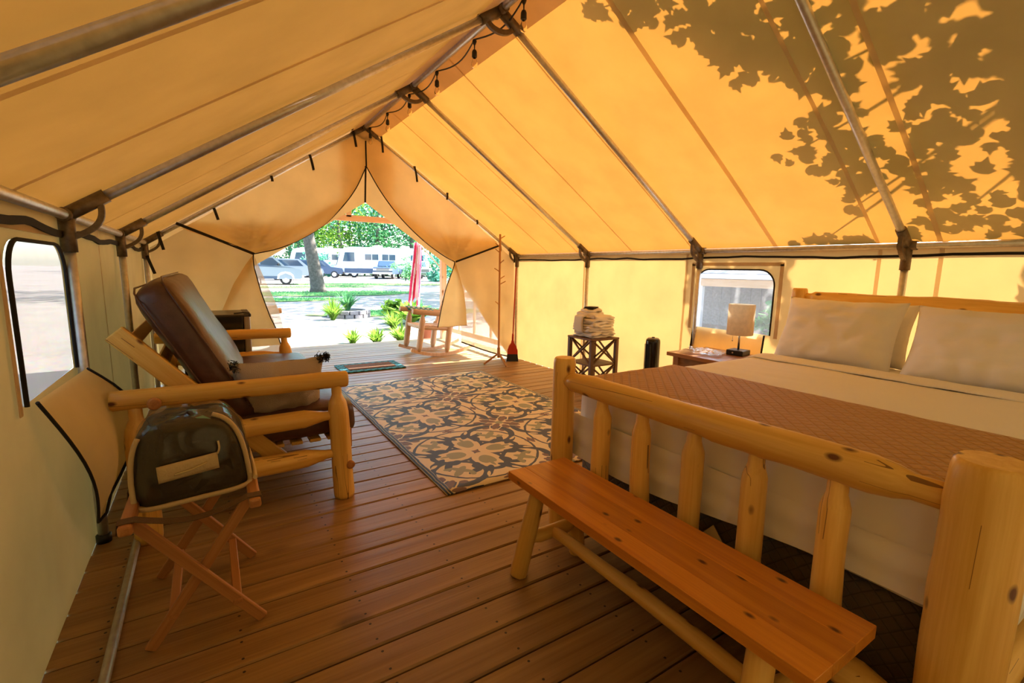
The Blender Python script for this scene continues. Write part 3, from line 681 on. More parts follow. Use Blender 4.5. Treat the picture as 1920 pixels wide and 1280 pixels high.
# ---- futon sofa of peeled logs
sofa = thing('futon_sofa', (-1.5, -2.1, 0), 'honey log futon sofa with brown leather cushions along the left wall', 'sofa')
for yy in (-3.14, -1.0):
    near = yy < -2
    log('arm_rail', (-2.045, yy, .69), (-1.022, yy, .685), [(0, .040), (.012, .046), (.5, .047), (-.012, .041), (0-1e-6, .036)] if False else .045, parent=sofa, wob=.05, knobs=3, seg=18)
    for x, lean in ((-1.078, .02), (-1.955, .0)):
        log('post', (x+lean, yy, 0), (x-.004, yy, .665), [(0, .052), (.02, .056), (.50, .054), (.555, .047), (.60, .027), (.665, .026)], parent=sofa, wob=.05, knobs=2, seg=18)
    for z, r in ((.475, .047), (.255, .048)):
        log('side_rail', (-1.95, yy, z), (-1.07, yy, z+.012), [(0, .022), (.06, .024), (.12, r), (.45, r*1.02), (.70, r), (.80, .026), (.88, .023)], parent=sofa, wob=.07, knobs=3, seg=18)
    s = 1 if near else -1
    if near:
        for px, pz in ((-1.883, .672), (-1.03, .20)):
            lathe('dowel_plug', [(.028, 0), (.028, .012), (.02, .016)] if px < -1.5 else [(.024, 0), (.024, .010), (.015, .016)], 'rack', sofa, T(px, yy-.045, pz) @ RX(PI/2), 14)
for yy in (-3.035, -1.10):
    beam('back_stile', (-1.36, yy, .24), (-2.02, yy, .985), .045, .088, 'log', sofa, upv=(0, 0, 1), bev=.006)
bd = Vector((-.66, 0, .745)).normalized()
for k, q in enumerate((.22, .40, .58, .76, .92)):
    p = Vector((-1.36, 0, .24))+Vector((-.66, 0, .745))*q
    beam('back_slat', (p.x, -3.01, p.z), (p.x, -1.12, p.z), .06, .02, 'log', sofa, upv=(bd.z, 0, -bd.x))
beam('front_rail', (-1.005, -3.07, .315), (-1.005, -1.07, .315), .032, .11, 'rack', sofa)
beam('rear_rail', (-1.72, -3.07, .27), (-1.72, -1.07, .27), .032, .10, 'rack', sofa)
for k in range(7):
    x = -1.66+k*.095; beam('seat_slat', (x, -3.05, .325), (x, -1.09, .325), .06, .018, 'log', sofa, upv=(0, 0, 1))
rbox('seat_cushion', (.80, 1.98, .19), .065, 'leather', sofa, T(-1.345, -2.07, .428) @ RY(-.02), 12, .03, .012, 5)
rb = rbox('back_cushion', (.20, 1.93, .84), .085, 'leather', sofa, T(-1.70, -2.06, .835) @ RY(-.475), 14, .0, .016, 4.5)
for dx in (-.062, .062):   # piped seams round the cushion's near face
    sweep('piping', [T(-1.70, -2.06, .835) @ RY(-.475) @ Vector(p) for p in [(dx, -.969, -.34), (dx, -.972, -.1), (dx, -.972, .15), (dx, -.969, .34), (dx, -.93, .395), (dx, -.8, .418), (dx, .8, .418)]], .0045, 'leather', rb, seg=6)

# ---- throw pillow leaning on the near arm, with black tassels
tp_ = thing('throw_pillow', (-1.33, -2.95, .52), 'tan throw pillow with black corner tassels leaning on the near futon arm', 'pillow')
pm = T(-1.345, -2.955, .632) @ RZ(.06) @ RX(PI/2+.36)
pillow('cushion', .46, .36, .20, 'tan_cushion', tp_, pm, seed=3, pw=.95)
for u, v in ((-.215, .16), (.205, .16), (.24, .17), (.215, -.155)):
    c = pm @ Vector((u, v, 0)); pts = [c+Vector((rnd.gauss(0, .010), rnd.gauss(0, .010), rnd.gauss(0, .012))) for _ in range(300)]
    o = leaves_mesh('tassel', [p-c for p in pts], .015, 'webbing', tp_, T(*c), seed=int(1e3*abs(u+v))+2, shape=[(-.5, -.12), (.5, -.12), (.5, .12), (-.5, .12)])

# ---- luggage rack
rk = thing('luggage_rack', (-1.73, -3.75, 0), 'folding reddish wood luggage rack with webbing straps beside the futon', 'luggage rack')
XL, XR, zt = -1.905, -1.553, .49
for x in (XL, XR): beam('top_bar', (x, -4.055, zt), (x+.005, -3.50, zt), .038, .034, 'rack', rk, bev=.008)
for (ya, s) in ((-3.965, 1), (-3.52, 1)):
    beam('leg', (XL+.012, ya, zt-.01), (-1.545, ya-.0, .0), .034, .018, 'rack', rk, upv=(0, 1, 0)) if False else None
    for x0, x1, dy in ((XL+.01, -1.548, -.011), (XR-.01, -1.888, .011)):
        mw, L = axis_frame((x0, ya+dy, zt-.012), (x1, ya+dy, .004), (0, 1, 0)); me = boxmesh(.036, .019, L, .003); me.materials.append(M['rack']); put(bpy.data.objects.new('leg', me), rk, mw @ T(0, 0, L/2))
    lathe('pivot_pin', [(.006, 0), (.006, .03)], 'grey', rk, T(-1.724, ya+.015, .262) @ RX(PI/2), 10)
beam('stretcher', (-1.625, -3.99, .105), (-1.625, -3.50, .105), .03, .018, 'rack', rk); beam('stretcher', (-1.815, -3.965, .105), (-1.815, -3.52, .105), .03, .018, 'rack', rk)
for ya in (-4.02, -3.77, -3.54):
    P = [(XL-.022, ya, zt-.015), (XL-.02, ya, zt+.018)]+[(XL+.02+(XR-XL-.04)*i/8, ya, zt+.018-.038*math.sin(PI*i/8)) for i in range(9)]+[(XR+.02, ya, zt+.018), (XR+.022, ya, zt-.015)]
    sweep('strap', P, None, 'strap_brown', rk, flat=(.036, .003), upv=(0, 0, 1)) if False else None
    V = []; F = []
    for i, p in enumerate(P):
        V += [(p[0], p[1]-.019, p[2]), (p[0], p[1]+.019, p[2])]
        if i: F.append((2*i-2, 2*i-1, 2*i+1, 2*i))
    o = mobj('strap', V, F, 'strap_brown', rk); sm = o.modifiers.new('t', 'SOLIDIFY'); sm.thickness = .003

# ---- blanket in a clear zip bag on the rack
def dome(name, sx, sy, sz, c, mat, parent, wr, wf, n=26, nv=14, flat=.25):
    V = []; F = []; rings = []
    for j in range(nv+1):
        v = j/nv; ring = []
        for i in range(n):
            th = 2*PI*i/n; cx_, cy_ = math.cos(th), math.sin(th)
            k = (abs(cx_)**4.5+abs(cy_)**6)**(-1/5.2)                              # squarish footprint
            zz = math.sin(v*PI/2)**.85; rad = max(.0, 1-v**2.1)**.55
            p = Vector((cx_*k*sx/2*rad, cy_*k*sy/2*(rad if cy_ > 0 else (.62+.38*rad)), zz*sz))
            if v >= .999: p.y = p.y*.5
            p += Vector((noise.noise((p.x*wf, p.y*wf, p.z*wf)), noise.noise((p.x*wf+9, p.y*wf, p.z*wf)), noise.noise((p.x*wf, p.y*wf+7, p.z*wf))))*wr
            ring.append(p)
        rings.append(ring)
    V, F = rings_mesh(rings); return mobj(name, V, F, mat, parent, T(*c), smooth=True)
BC = (-1.726, -3.72, .492)
bg = thing('storage_bag', BC, 'clear plastic zip bag with beige piping on the luggage rack', 'bag', rz=0)
bm_ = T(*BC) @ RY(-.06)
dome('plastic_shell', .375, .40, .275, (0, 0, 0), 'film', bg, .006, 14); bg.children[-1].matrix_basis = Matrix.Identity(4) @ RY(-.05)
bk = thing('folded_blanket', BC, 'dark brown plush blanket packed inside the clear zip bag', 'blanket')
dome('blanket_body', .366, .39, .26, (0, 0, 0), 'fur', bk, .012, 22); bk.children[-1].matrix_basis = T(0, 0, .006) @ RY(-.05)
fy = -.205
def bagp(p): return bm_ @ Vector(p)
def dome_pt(th, v, sx=.378, sy=.405, sz=.275):
    c, q = math.cos(th), math.sin(th); k = (abs(c)**4.5+abs(q)**6)**(-1/5.2); zz = math.sin(v*PI/2)**.85; rad = max(.0, 1-v**2.1)**.55
    return (c*k*sx/2*rad, q*k*sy/2*(rad if q > 0 else (.62+.38*rad)), zz*sz+.004)
P = [dome_pt(math.radians(222), .62-.62*i/10) for i in range(11)]+[dome_pt(math.radians(222+96*i/16), 0) for i in range(1, 16)]+[dome_pt(math.radians(318), .86*i/12) for i in range(13)]
P = [bagp(p) for p in smooth_poly(P, 60)]
sweep('piping', P, .0085, 'beige', bg, seg=8)
sweep('piping', [bagp(p) for p in smooth_poly([(.187, fy, .03), (.19, -.05, .02), (.185, .15, .02)], 14)], .008, 'beige', bg, seg=8)
hp = grid('handle_patch', lambda u, v: tuple(bagp((-.092+.175*u, fy-.004-.004*math.sin(PI*v), .088+.058*v+.010*u))), 8, 4, 'beige', bg); sm = hp.modifiers.new('t', 'SOLIDIFY'); sm.thickness = .004
sweep('cord', [bagp(p) for p in smooth_poly([(-.045, fy-.005, .108), (-.04, fy-.014, .112), (.0, fy-.016, .116), (.04, fy-.014, .127), (.048, fy-.005, .128)], 16)], .0035, 'paper', bg, seg=6)
sweep('cord', [bagp(p) for p in smooth_poly([(.083, fy-.004, .15), (.092, fy-.008, .17), (.09, fy-.0, .195)], 10)], .0032, 'paper', bg, seg=6)
gp = [(.03, .262), (.055, .264), (.118, .225), (.10, .222)]
lb = mobj('label_strip', [tuple(Vector((x, -.10-.9*(.275-z), z+.004))) for x, z in gp], [(0, 1, 2, 3)], plain('aqua_label', (.12, .42, .42), .4), bg, bm_); sm = lb.modifiers.new('t', 'SOLIDIFY'); sm.thickness = .002

# ---- mini fridge
fg = thing('mini_fridge', (-1.6, -.5, 0), 'black mini fridge behind the futon by the door curtain', 'fridge')
box('body', (-1.63, -.50, .425), (.48, .50, .81), 'gloss_black', fg, bev=.008); box('top_panel', (-1.61, -.50, .837), (.53, .51, .018), 'fridge_top', fg, bev=.004)
dr = box('door', (-1.358, -.50, .43), (.055, .50, .80), 'silver', fg, bev=.012); box('top_cap', (-1.352, -.50, .835), (.062, .506, .03), 'black', dr, bev=.006)
sweep('hinge_cover', [(-1.46, -.72, .853), (-1.37, -.72, .858), (-1.335, -.72, .855), (-1.33, -.72, .83)], .007, 'black', fg, seg=6)
for x in (-1.82, -1.42):
    for yy in (-.70, -.30): lathe('foot', [(.018, 0), (.018, .022)], 'black', fg, T(x, yy, 0), 10)

# ---- coat tree
ct = thing('coat_tree', (1.665, -.30, 0), 'slim wooden coat tree with short pegs by the right door curtain', 'coat rack')
log('pole', (1.665, -.30, .10), (1.665, -.30, 1.762), .0135, 'pegwood', ct, wob=.02, seg=10)
log('hub', (1.665, -.30, .10), (1.665, -.30, .24), .021, 'pegwood', ct, wob=.01, seg=10)
for p in ((1.49, -.20), (1.675, -.485), (1.83, -.20)): beam('leg', (1.665, -.30, .16), (p[0], p[1], .008), .02, .026, 'pegwood', ct, bev=.005)
for z, a_ in ((1.70, .2), (1.52, 3.4), (1.27, 3.2), (1.17, .1), (1.10, -.3), (.83, 3.5), (1.60, 1.8), (1.38, -1.4)):
    dx, dy = math.cos(a_), math.sin(a_); beam('peg', (1.665, -.30, z), (1.665+dx*.085, -.30+dy*.085, z+.045), .011, .011, 'pegwood', ct, bev=.003)

# ---- broom
br = thing('broom', (2.0, -.15, 0), 'red handled broom leaning in the corner beside the coat tree', 'broom')
pipe('handle', (1.985, -.16, .36), (2.055, -.10, 1.33), .010, 'red', br, 10)
lathe('collar', [(.016, 0), (.016, .10), (.011, .12)], 'red', br, axis_frame((1.978, -.165, .28), (1.985, -.16, .40))[0], 10)
bmw = T(1.975, -.168, .10) @ RZ(-.5)
extrude('head', [(-.075, 0), (.075, 0), (.073, .06), (.05, .125), (.022, .165), (.018, .20), (-.018, .20), (-.022, .165), (-.05, .125), (-.073, .06)], -.018, .018, 'red', br, bmw)
extrude('bristles', [(-.085, -.10), (.085, -.10), (.074, .004), (-.074, .004)], -.022, .022, 'bristle', br, bmw)

# ---- towel shelf
sh = thing('towel_shelf', (1.85, -1.99, 0), 'brown wooden two tier shelf with X sides holding towels', 'shelf')
SX0, SX1, SY0, SY1, SZ = 1.655, 2.045, -2.18, -1.79, .60
for x in (SX0+.02, SX1-.02):
    for yy in (SY0+.02, SY1-.02): box('post', (x, yy, SZ/2-.01), (.04, .04, SZ-.02), 'walnut', sh, bev=.003)
for z in (.035, .315): box('shelf_board', ((SX0+SX1)/2, (SY0+SY1)/2, z), (SX1-SX0-.02, SY1-SY0-.02, .018), 'walnut', sh, grain='y')
box('top_board', ((SX0+SX1)/2, (SY0+SY1)/2, SZ-.008), (SX1-SX0+.006, SY1-SY0+.006, .02), 'walnut', sh, grain='y')
for za, zb in ((.05, .305), (.325, .585)):
    for (p, q) in (((SX0+.02, SY0+.03), (SX0+.02, SY1-.03)), ((SX0+.03, SY0+.02), (SX1-.03, SY0+.02)), ((SX1-.02, SY0+.03), (SX1-.02, SY1-.03)), ((SX0+.03, SY1-.02), (SX1-.03, SY1-.02))):
        beam('cross_brace', (p[0], p[1], za), (q[0], q[1], zb), .022, .016, 'walnut', sh); beam('cross_brace', (p[0]+.001, p[1]+.001, zb), (q[0]+.001, q[1]+.001, za), .022, .016, 'walnut', sh)
cx_, cy_ = 1.85, -1.985
def towel(z, sx, sy, h, dx=0, dy=0, rz=0, label='', n=3):
    """folded towel: stacked rounded folds of one cloth"""
    t_ = thing('folded_towel', (cx_+dx, cy_+dy, z), label, 'towel', 'white towels on the wooden shelf')
    hh = h/n
    for k in range(n):
        rbox('fold', (sx*(1-.03*k)+rnd.uniform(-.01, .01), sy+rnd.uniform(-.01, .01), hh*1.12), hh*.52, 'towel', t_, T(cx_+dx+rnd.uniform(-.008, .008), cy_+dy+rnd.uniform(-.006, .006), z+hh*(k+.5)) @ RZ(rz+rnd.uniform(-.03, .03)), 9, .006, .020, 13)
    return t_
zz = SZ+.004
for h, sx, sy, dx, dy, rz, lb_ in ((.055, .33, .31, 0, 0, .05, 'white folded towel at the bottom of the stack on the shelf'), (.055, .33, .30, .0, .0, -.08, 'white folded towel second from the bottom of the shelf stack'), (.055, .31, .30, .0, -.005, .1, 'white folded towel third from the bottom of the shelf stack'), (.058, .30, .29, .01, -.01, -.05, 'thick white folded towel fourth from the bottom, under the small ones'), (.032, .22, .20, -.01, .05, .1, 'small white folded hand towel above the bath towels'), (.03, .20, .17, -.0, .055, -.1, 'small white folded washcloth right under the black folder')):
    towel(zz, sx, sy, h, dx, dy, rz, lb_, 2 if h > .04 else 1); zz += h+.001
dt = thing('draped_towel', (cx_-.12, cy_+.02, SZ+.2), 'white towel draped down the left front of the towel stack', 'towel')
g_ = grid('cloth', lambda u, v: (cx_-.172-.012*math.sin(PI*v)+(.16*max(0, .25-v)/.25) - .012*v, cy_+.10-.13*u+.02*v*(u-.5)+.012*math.sin(u*8+v*2), SZ+.245-.19*max(0, v-.15)/.85), 12, 16, 'towel', dt); sm = g_.modifiers.new('t', 'SOLIDIFY'); sm.thickness = .016; sm.offset = 1
fo_ = thing('black_folder', (cx_, cy_, zz), 'flat black folded cloth lying on top of the towel stack', 'cloth')
rbox('cover', (.14, .12, .012), .005, 'dark_cloth', fo_, T(cx_, cy_+.05, zz+.008) @ RZ(.3), 4); rbox('flap', (.13, .11, .012), .005, 'dark_cloth', fo_, T(cx_+.004, cy_+.052, zz+.019) @ RZ(.36), 4)

# ---- tower fan
tf = thing('tower_fan', (2.0, -2.68, 0), 'glossy black tower fan standing against the right wall', 'fan')
def oval(name, prof, mat, parent, c, ky=1.0): return lathe(name, prof, mat, parent, T(*c) @ Matrix.Diagonal((1, ky, 1, 1)), 20)
oval('base', [(.10, 0), (.10, .015), (.07, .03)], 'black', tf, (2.0, -2.68, 0))
oval('column', [(.066, .03), (.07, .06), (.07, .625), (.066, .65), (.055, .66)], 'gloss_black', tf, (2.0, -2.68, 0))
oval('top_panel', [(.055, .655), (.052, .664), (.02, .667)], 'grey', tf, (2.0, -2.68, 0)); oval('control_knob', [(.014, .66), (.014, .675)], 'black', tf, (2.0, -2.68, 0))
for k in range(9): box('grille_slat', (1.93+.001*k*0, -2.68-.036+k*.009, .36), (.006, .0035, .5), 'black', tf, bev=.001)

# ---- nightstand and lamp
ns = thing('nightstand', (1.8, -3.5, 0), 'square-edged brown wood nightstand between bed and window', 'nightstand')
NX0, NX1, NY0, NY1, NZ = 1.545, 2.075, -3.90, -3.22, .65
for k in range(4):
    ww = (NX1-NX0)/4; box('top_board', (NX0+ww*(k+.5), (NY0+NY1)/2, NZ-.015), (ww-.001, NY1-NY0, .03), 'table', ns, grain='y', bev=.002)
for x in (NX0+.07, NX1-.05):
    for yy in (NY0+.06, NY1-.06): box('leg', (x, yy, (NZ-.03)/2), (.055, .055, NZ-.03), 'table', ns)
box('front_apron', (NX0+.065, (NY0+NY1)/2, NZ-.085), (.02, NY1-NY0-.15, .11), 'table', ns, grain='y'); box('side_apron', ((NX0+NX1)/2, NY1-.055, NZ-.085), (NX1-NX0-.16, .02, .11), 'table', ns, grain='x')
box('lower_shelf', ((NX0+NX1)/2, (NY0+NY1)/2, .18), (NX1-NX0-.12, NY1-NY0-.10, .022), 'table', ns, grain='y')
lp = thing('bedside_lamp', (1.95, -3.60, NZ), 'bedside lamp with beige drum shade, steel stem and square black base', 'lamp')
box('base', (1.95, -3.60, NZ+.022), (.135, .135, .042), 'black', lp, rz=.12, bev=.004); pipe('stem', (1.95, -3.60, NZ+.04), (1.95, -3.60, NZ+.25), .0085, 'chrome', lp)
lathe('switch', [(.007, 0), (.007, .006)], 'chrome', lp, T(1.878, -3.60, NZ+.024) @ RY(-PI/2), 10)
lathe('shade', [(.096, NZ+.165), (.099, NZ+.167), (.099, NZ+.408), (.096, NZ+.41)], 'shade', lp, T(1.95, -3.60, 0), 28, cap=False)
sweep('pull_chain', [(1.89, -3.58, NZ+.19), (1.89, -3.58, NZ+.13)], .0015, 'chrome', lp, seg=5); lathe('chain_knob', [(.002, 0), (.005, -.006), (.005, -.014), (.001, -.018)], 'chrome', lp, T(1.89, -3.58, NZ+.13), 8)
pwp = grid('plastic_wrapper', lambda u, v: ((u-.5)*.30+.02*noise.noise((u*3, v*3, 5)), (v-.5)*.32, .012+.022*abs(noise.noise((u*5, v*5, 1)))+.014*abs(noise.noise((u*13, v*12, 4)))), 22, 22, 'wrap', None, T(1.76, -3.42, NZ) @ RZ(.3), smooth=True); tag(pwp, 'crumpled clear plastic wrapper lying on the nightstand top', 'wrapper')

# ---- log bed
bed = thing('log_bed', (.9, -4.78, 0), 'honey log bed frame with spindled footboard and log headboard', 'bed')
FX, HX = -.205, 2.01
log('post', (FX, -4.04, 0), (FX+.004, -4.04, .885), [(0, .05), (.01, .056), (.45, .055), (.86, .054), (.878, .051), (.885, .046)], parent=bed, wob=.04, knobs=2, seg=20)
log('post', (FX, -5.548, 0), (FX, -5.548, .905), [(0, .068), (.01, .073), (.45, .076), (.875, .074), (.897, .070), (.905, .063)], parent=bed, wob=.04, knobs=2, seg=22)
log('top_rail', (FX, -4.06, .778), (FX+.004, -5.50, .79), [(0, .030), (.03, .033), (.055, .043), (.3, .049), (.8, .051), (1.27, .052), (1.32, .045), (1.355, .034), (1.44, .034)], parent=bed, wob=.05, knobs=5, seg=20)
log('bottom_rail', (FX, -4.06, .215), (FX, -5.50, .21), [(0, .028), (.05, .03), (.1, .044), (1.3, .046), (1.37, .03), (1.44, .028)], parent=bed, wob=.05, knobs=3, seg=16)
for i, yy in enumerate((-4.315, -4.548, -4.79, -5.022, -5.255)):
    log('spindle', (FX, yy-.004, .23), (FX, yy, .765), [(0, .026), (.05, .028), (.09, .040), (.39+.012*i % .03, .039), (.435, .038), (.475, .026), (.535, .024)], parent=bed, wob=.09, knobs=2, seg=16)
for yy, r in ((-4.0, .052), (-5.548, .055)):
    log('post', (HX, yy, 0), (HX, yy, 1.205), [(0, r), (.02, r+.002), (1.17, r), (1.195, r-.003), (1.205, r-.010)], parent=bed, wob=.04, knobs=2, seg=18)
log('top_rail', (HX, -4.03, 1.15), (HX, -5.52, 1.125), [(0, .022), (.05, .024), (.08, .040), (.3, .043), (.5, .036), (.75, .048), (1.0, .040), (1.2, .047), (1.4, .04), (1.44, .022)], parent=bed, wob=.2, knobs=6, seg=16)
log('bottom_rail', (HX, -4.03, .55), (HX, -5.52, .55), .04, parent=bed, wob=.08)
for yy in (-4.27, -4.5, -5.03, -5.27): log('spindle', (HX, yy, .56), (HX, yy, 1.10), [(0, .022), (.05, .036), (.47, .036), (.53, .022)], parent=bed, wob=.08)
for yy in (-4.02, -5.56): log('side_rail', (FX+.03, yy, .22), (HX-.03, yy, .22), .045, parent=bed, wob=.06, knobs=3)
bs = thing('box_spring', (.9, -4.78, .13), 'brown diamond quilted box spring under the white mattress', 'box spring')
rbox('cover', (1.98, 1.43, .30), .03, 'boxspring', bs, T(.885, -4.785, .285), 8)
for x in (0.05, .9, 1.75): box('support_slat', (x, -4.785, .127), (.09, 1.40, .018), 'log', bs, grain='y')
mt = thing('mattress', (.9, -4.78, .43), 'thick mattress under a white fitted sheet on the log bed', 'mattress')
mo = rbox('fitted_sheet', (2.03, 1.48, .33), .07, 'sheet', mt, T(.885, -4.782, .588), 16, .008, .012, 3)
def drape(u, v):   # sheet hem hanging at the foot, loose folds
    yy = -4.045-1.475*u; z = .60-(.19+.035*math.sin(u*5+.4)-.03*u)*v
    return (-.138-.010*v-.012*math.sin(z*55+u*3)*v*(1-v)*2-.006*noise.noise((yy*5, z*9, 1)), yy, z)
grid('sheet_hem', drape, 40, 14, 'sheet', mt)
grid('folded_corner', lambda u, v: (-.12+.40*u-.02*v, -5.535-.035*math.sin(PI*v)-.022*math.sin(u*14), .64-.30*v-.05*u*v), 14, 10, 'sheet', mt)
mobj('corner_tag', [(-.152, -4.86, .40), (-.152, -4.925, .325), (-.156, -4.80, .325)], [(0, 1, 2)], 'paper', mt)
fs = thing('flat_sheet', (1.0, -4.78, .75), 'white flat sheet turned down smooth below the pillows', 'sheet')
g_ = grid('cloth', lambda u, v: (.35+1.06*u, -4.03-1.505*v, .763+.004*noise.noise((u*6, v*9, 2))+.003*noise.noise((u*16, v*5, 4))-(.03*max(0, abs(v-.5)-.46)/.04)), 40, 40, 'sheet', fs); sm = g_.modifiers.new('t', 'SOLIDIFY'); sm.thickness = .006
g_ = grid('turned_edge', lambda u, v: (1.30+.20*u, -4.035-1.495*v, .772+.010*math.sin(PI*u)+.004*noise.noise((u*4, v*12, 7))-(.03*max(0, abs(v-.5)-.46)/.04)), 10, 40, 'sheet', fs); sm = g_.modifiers.new('t', 'SOLIDIFY'); sm.thickness = .006
ru = grid('bed_runner', lambda u, v: (-.115+.70*u+.01*noise.noise((v*3, 0, 1)), -4.015-1.535*v, .772+.003*noise.noise((u*9, v*16, 2))-(.22*max(0, abs(v-.5)-.475)/.025 if False else .05*max(0, abs(v-.5)-.47)/.03)-(.03*max(0, .08-u)/.08)), 40, 60, 'runner'); sm = ru.modifiers.new('t', 'SOLIDIFY'); sm.thickness = .008; sm.offset = -1
tag(ru, 'brown quilted blanket laid across the foot of the bed', 'blanket')
def bedpillow(x, yc, zc, tilt, w_, h_, t_, seed, label, rz=0):
    o = pillow('bed_pillow', w_, h_, t_, 'pillow', None, T(x, yc, zc) @ RZ(-PI/2+rz) @ RX(PI/2-tilt), 30, seed); tag(o, label, 'pillow', 'white bed pillows'); return o
bedpillow(1.665, -4.41, .945, .40, .66, .45, .22, 1, 'white bed pillow nearest the lamp, in front', .03)
bedpillow(1.835, -4.44, .945, .30, .62, .40, .14, 5, 'white bed pillow tucked behind the one nearest the lamp')
bedpillow(1.66, -5.13, .935, .40, .70, .45, .23, 9, 'white bed pillow at the dark end of the headboard, in front', -.02)
bedpillow(1.83, -5.16, .935, .30, .66, .40, .14, 13, 'white bed pillow tucked behind the one at the dark end')

# ---- bench at the foot of the bed
bn = thing('wooden_bench', (-.43, -4.77, 0), 'glossy cedar plank bench on log legs at the foot of the bed', 'bench')
BX0, BX1, BY0, BY1, BZ = -.585, -.272, -5.405, -4.150, .43
ws = [.086, .112, .115]; x = BX0
for ww in ws:
    box('seat_board', (x+ww/2, (BY0+BY1)/2, BZ-.018), (ww-.0004, BY1-BY0, .036), 'cedar', bn, grain='y', bev=.0012); x += ww
for yy in (-4.285, -5.255):
    for s in (-1, 1):
        log('leg', (-.428+s*.165, yy+(.03 if yy > -5 else -.03), 0), (-.428+s*.088, yy, BZ-.036), [(0, .035), (.008, .038), (.2, .038), (.36, .033), (.42, .030)], parent=bn, wob=.06, knobs=1, seg=16)
    log('cross_stretcher', (-.428-.135, yy+.012, .165), (-.428+.135, yy+.012, .165), [(0, .018), (.03, .022), (.06, .03), (.21, .03), (.27, .018)], parent=bn, wob=.07)
log('long_stretcher', (-.428, -4.25, .165), (-.428, -5.29, .165), [(0, .021), (.02, .024), (.5, .027), (.85, .03), (1.04, .024)], parent=bn, wob=.12, knobs=4, bend=.012)
box('leg_block', (-.428, -5.255, BZ-.05), (.24, .08, .03), 'log', bn, grain='x'); box('leg_block', (-.428, -4.285, BZ-.05), (.24, .08, .03), 'log', bn, grain='x')

# ================================================================ PORCH
pf = thing('porch_frame', (0, 2.4, 0), 'pale pine timber frame standing at the porch edge', 'porch frame')
for x in (-2.03, 2.03): box('post', (x, 2.34, .86), (.10, .10, 1.80), 'pine', pf)
box('tie_beam', (0, 2.34, 2.085), (4.3, .05, .095), 'pine', pf, grain='x')
for x in (-.36, .36): box('king_post', (x, 2.34, 2.30), (.085, .05, .40), 'pine', pf)
for x in (-2.03, 2.03): box('post_cap', (x, 2.34, 1.90), (.10, .10, .30), 'pine', pf)
for sg in (-1, 1): beam('rafter', (sg*2.2, 2.34, roofz(2.2)+.01), (0, 2.34, roofz(0)+.01), .04, .09, 'pine', pf)
box('side_rail', (2.03, 1.2, .86), (.04, 2.2, .08), 'pine', pf, grain='y'); box('side_rail', (2.03, 1.2, .20), (.04, 2.2, .08), 'pine', pf, grain='y')
for k in range(3): box('baluster', (2.03, .55+.55*k, .53), (.035, .035, .62), 'pine', pf)
def rocking_chair(mw, label):
    o = bpy.data.objects.new('rocking_chair', None); put(o, None, mw); tag(o, label, 'rocking chair', 'log rocking chairs on the porch')
    def lg(n, p0, p1, r, **k): return log(n, mw @ Vector(p0), mw @ Vector(p1), r, 'pine', o, **k)
    for s in (-1, 1):
        yy = s*.27
        arc = [(-.52+1.02*i/16, yy, .004+.022+.42*(-.52+1.02*i/16+.03)**2) for i in range(17)]
        P = [mw @ Vector(p) for p in arc]; V = []; F = []
        sweep('rocker', P, None, 'pine', o, flat=(.04, .048))
        lg('front_post', (-.40, yy, .09), (-.33, yy, .65), [(0, .024), (.06, .044), (.46, .044), (.53, .024), (.565, .024)])
        lg('back_post', (.04, yy, .05), (.10, yy, .47), [(0, .024), (.07, .044), (.36, .044), (.42, .034)]); lg('back_upright', (.10, yy, .40), (.36, yy, 1.12), .034)
        lg('arm', (-.49, yy, .685), (.24, yy, .60), .039); lg('seat_rail', (-.38, yy, .44), (.10, yy, .40), .024)
    for x, z in ((-.36, .44), (.08, .40)): lg('cross_rail', (x, -.26, z), (x, .26, z), .024)
    for k in range(6): beam('seat_slat', mw @ Vector((-.35+.085*k, -.25, .465-.007*k)), mw @ Vector((-.35+.085*k, .25, .465-.007*k)), .065, .018, 'pine', o)
    for k in range(5): lg('back_spindle', (.14, -.18+.09*k, .45), (.34, -.18+.09*k, 1.06), .015)
    lg('crest_rail', (.345, -.30, 1.07), (.345, .30, 1.07), .032); return o
rocking_chair(T(1.285, .93, 0), 'pale log rocking chair on the porch beside the right door curtain')
rocking_chair(T(-1.30, 1.72, 0) @ RZ(PI), 'pale log rocking chair half hidden behind the mini fridge')
tc_ = thing('teal_towel', (1.15, 1.2, .68), 'teal and white cloth draped over the rocking chair arm', 'towel')
m, t, b = newmat('teal_check'); x_, y_, _ = coords(t); q = ((x_*80).sin()*(y_*80).sin()).gt(.1); t.links.new(layer(t, (.02, .22, .28), q, (.5, .6, .62)), b.inputs['Base Color']); M['tealcheck'] = m
g_ = grid('cloth', lambda u, v: (.90+.42*u, 1.20+.07*math.cos(PI*v), .675-.05*u+.045*math.sin(PI*v)-.10*abs(v-.5)*.2), 10, 8, 'tealcheck', tc_); sm = g_.modifiers.new('t', 'SOLIDIFY'); sm.thickness = .008

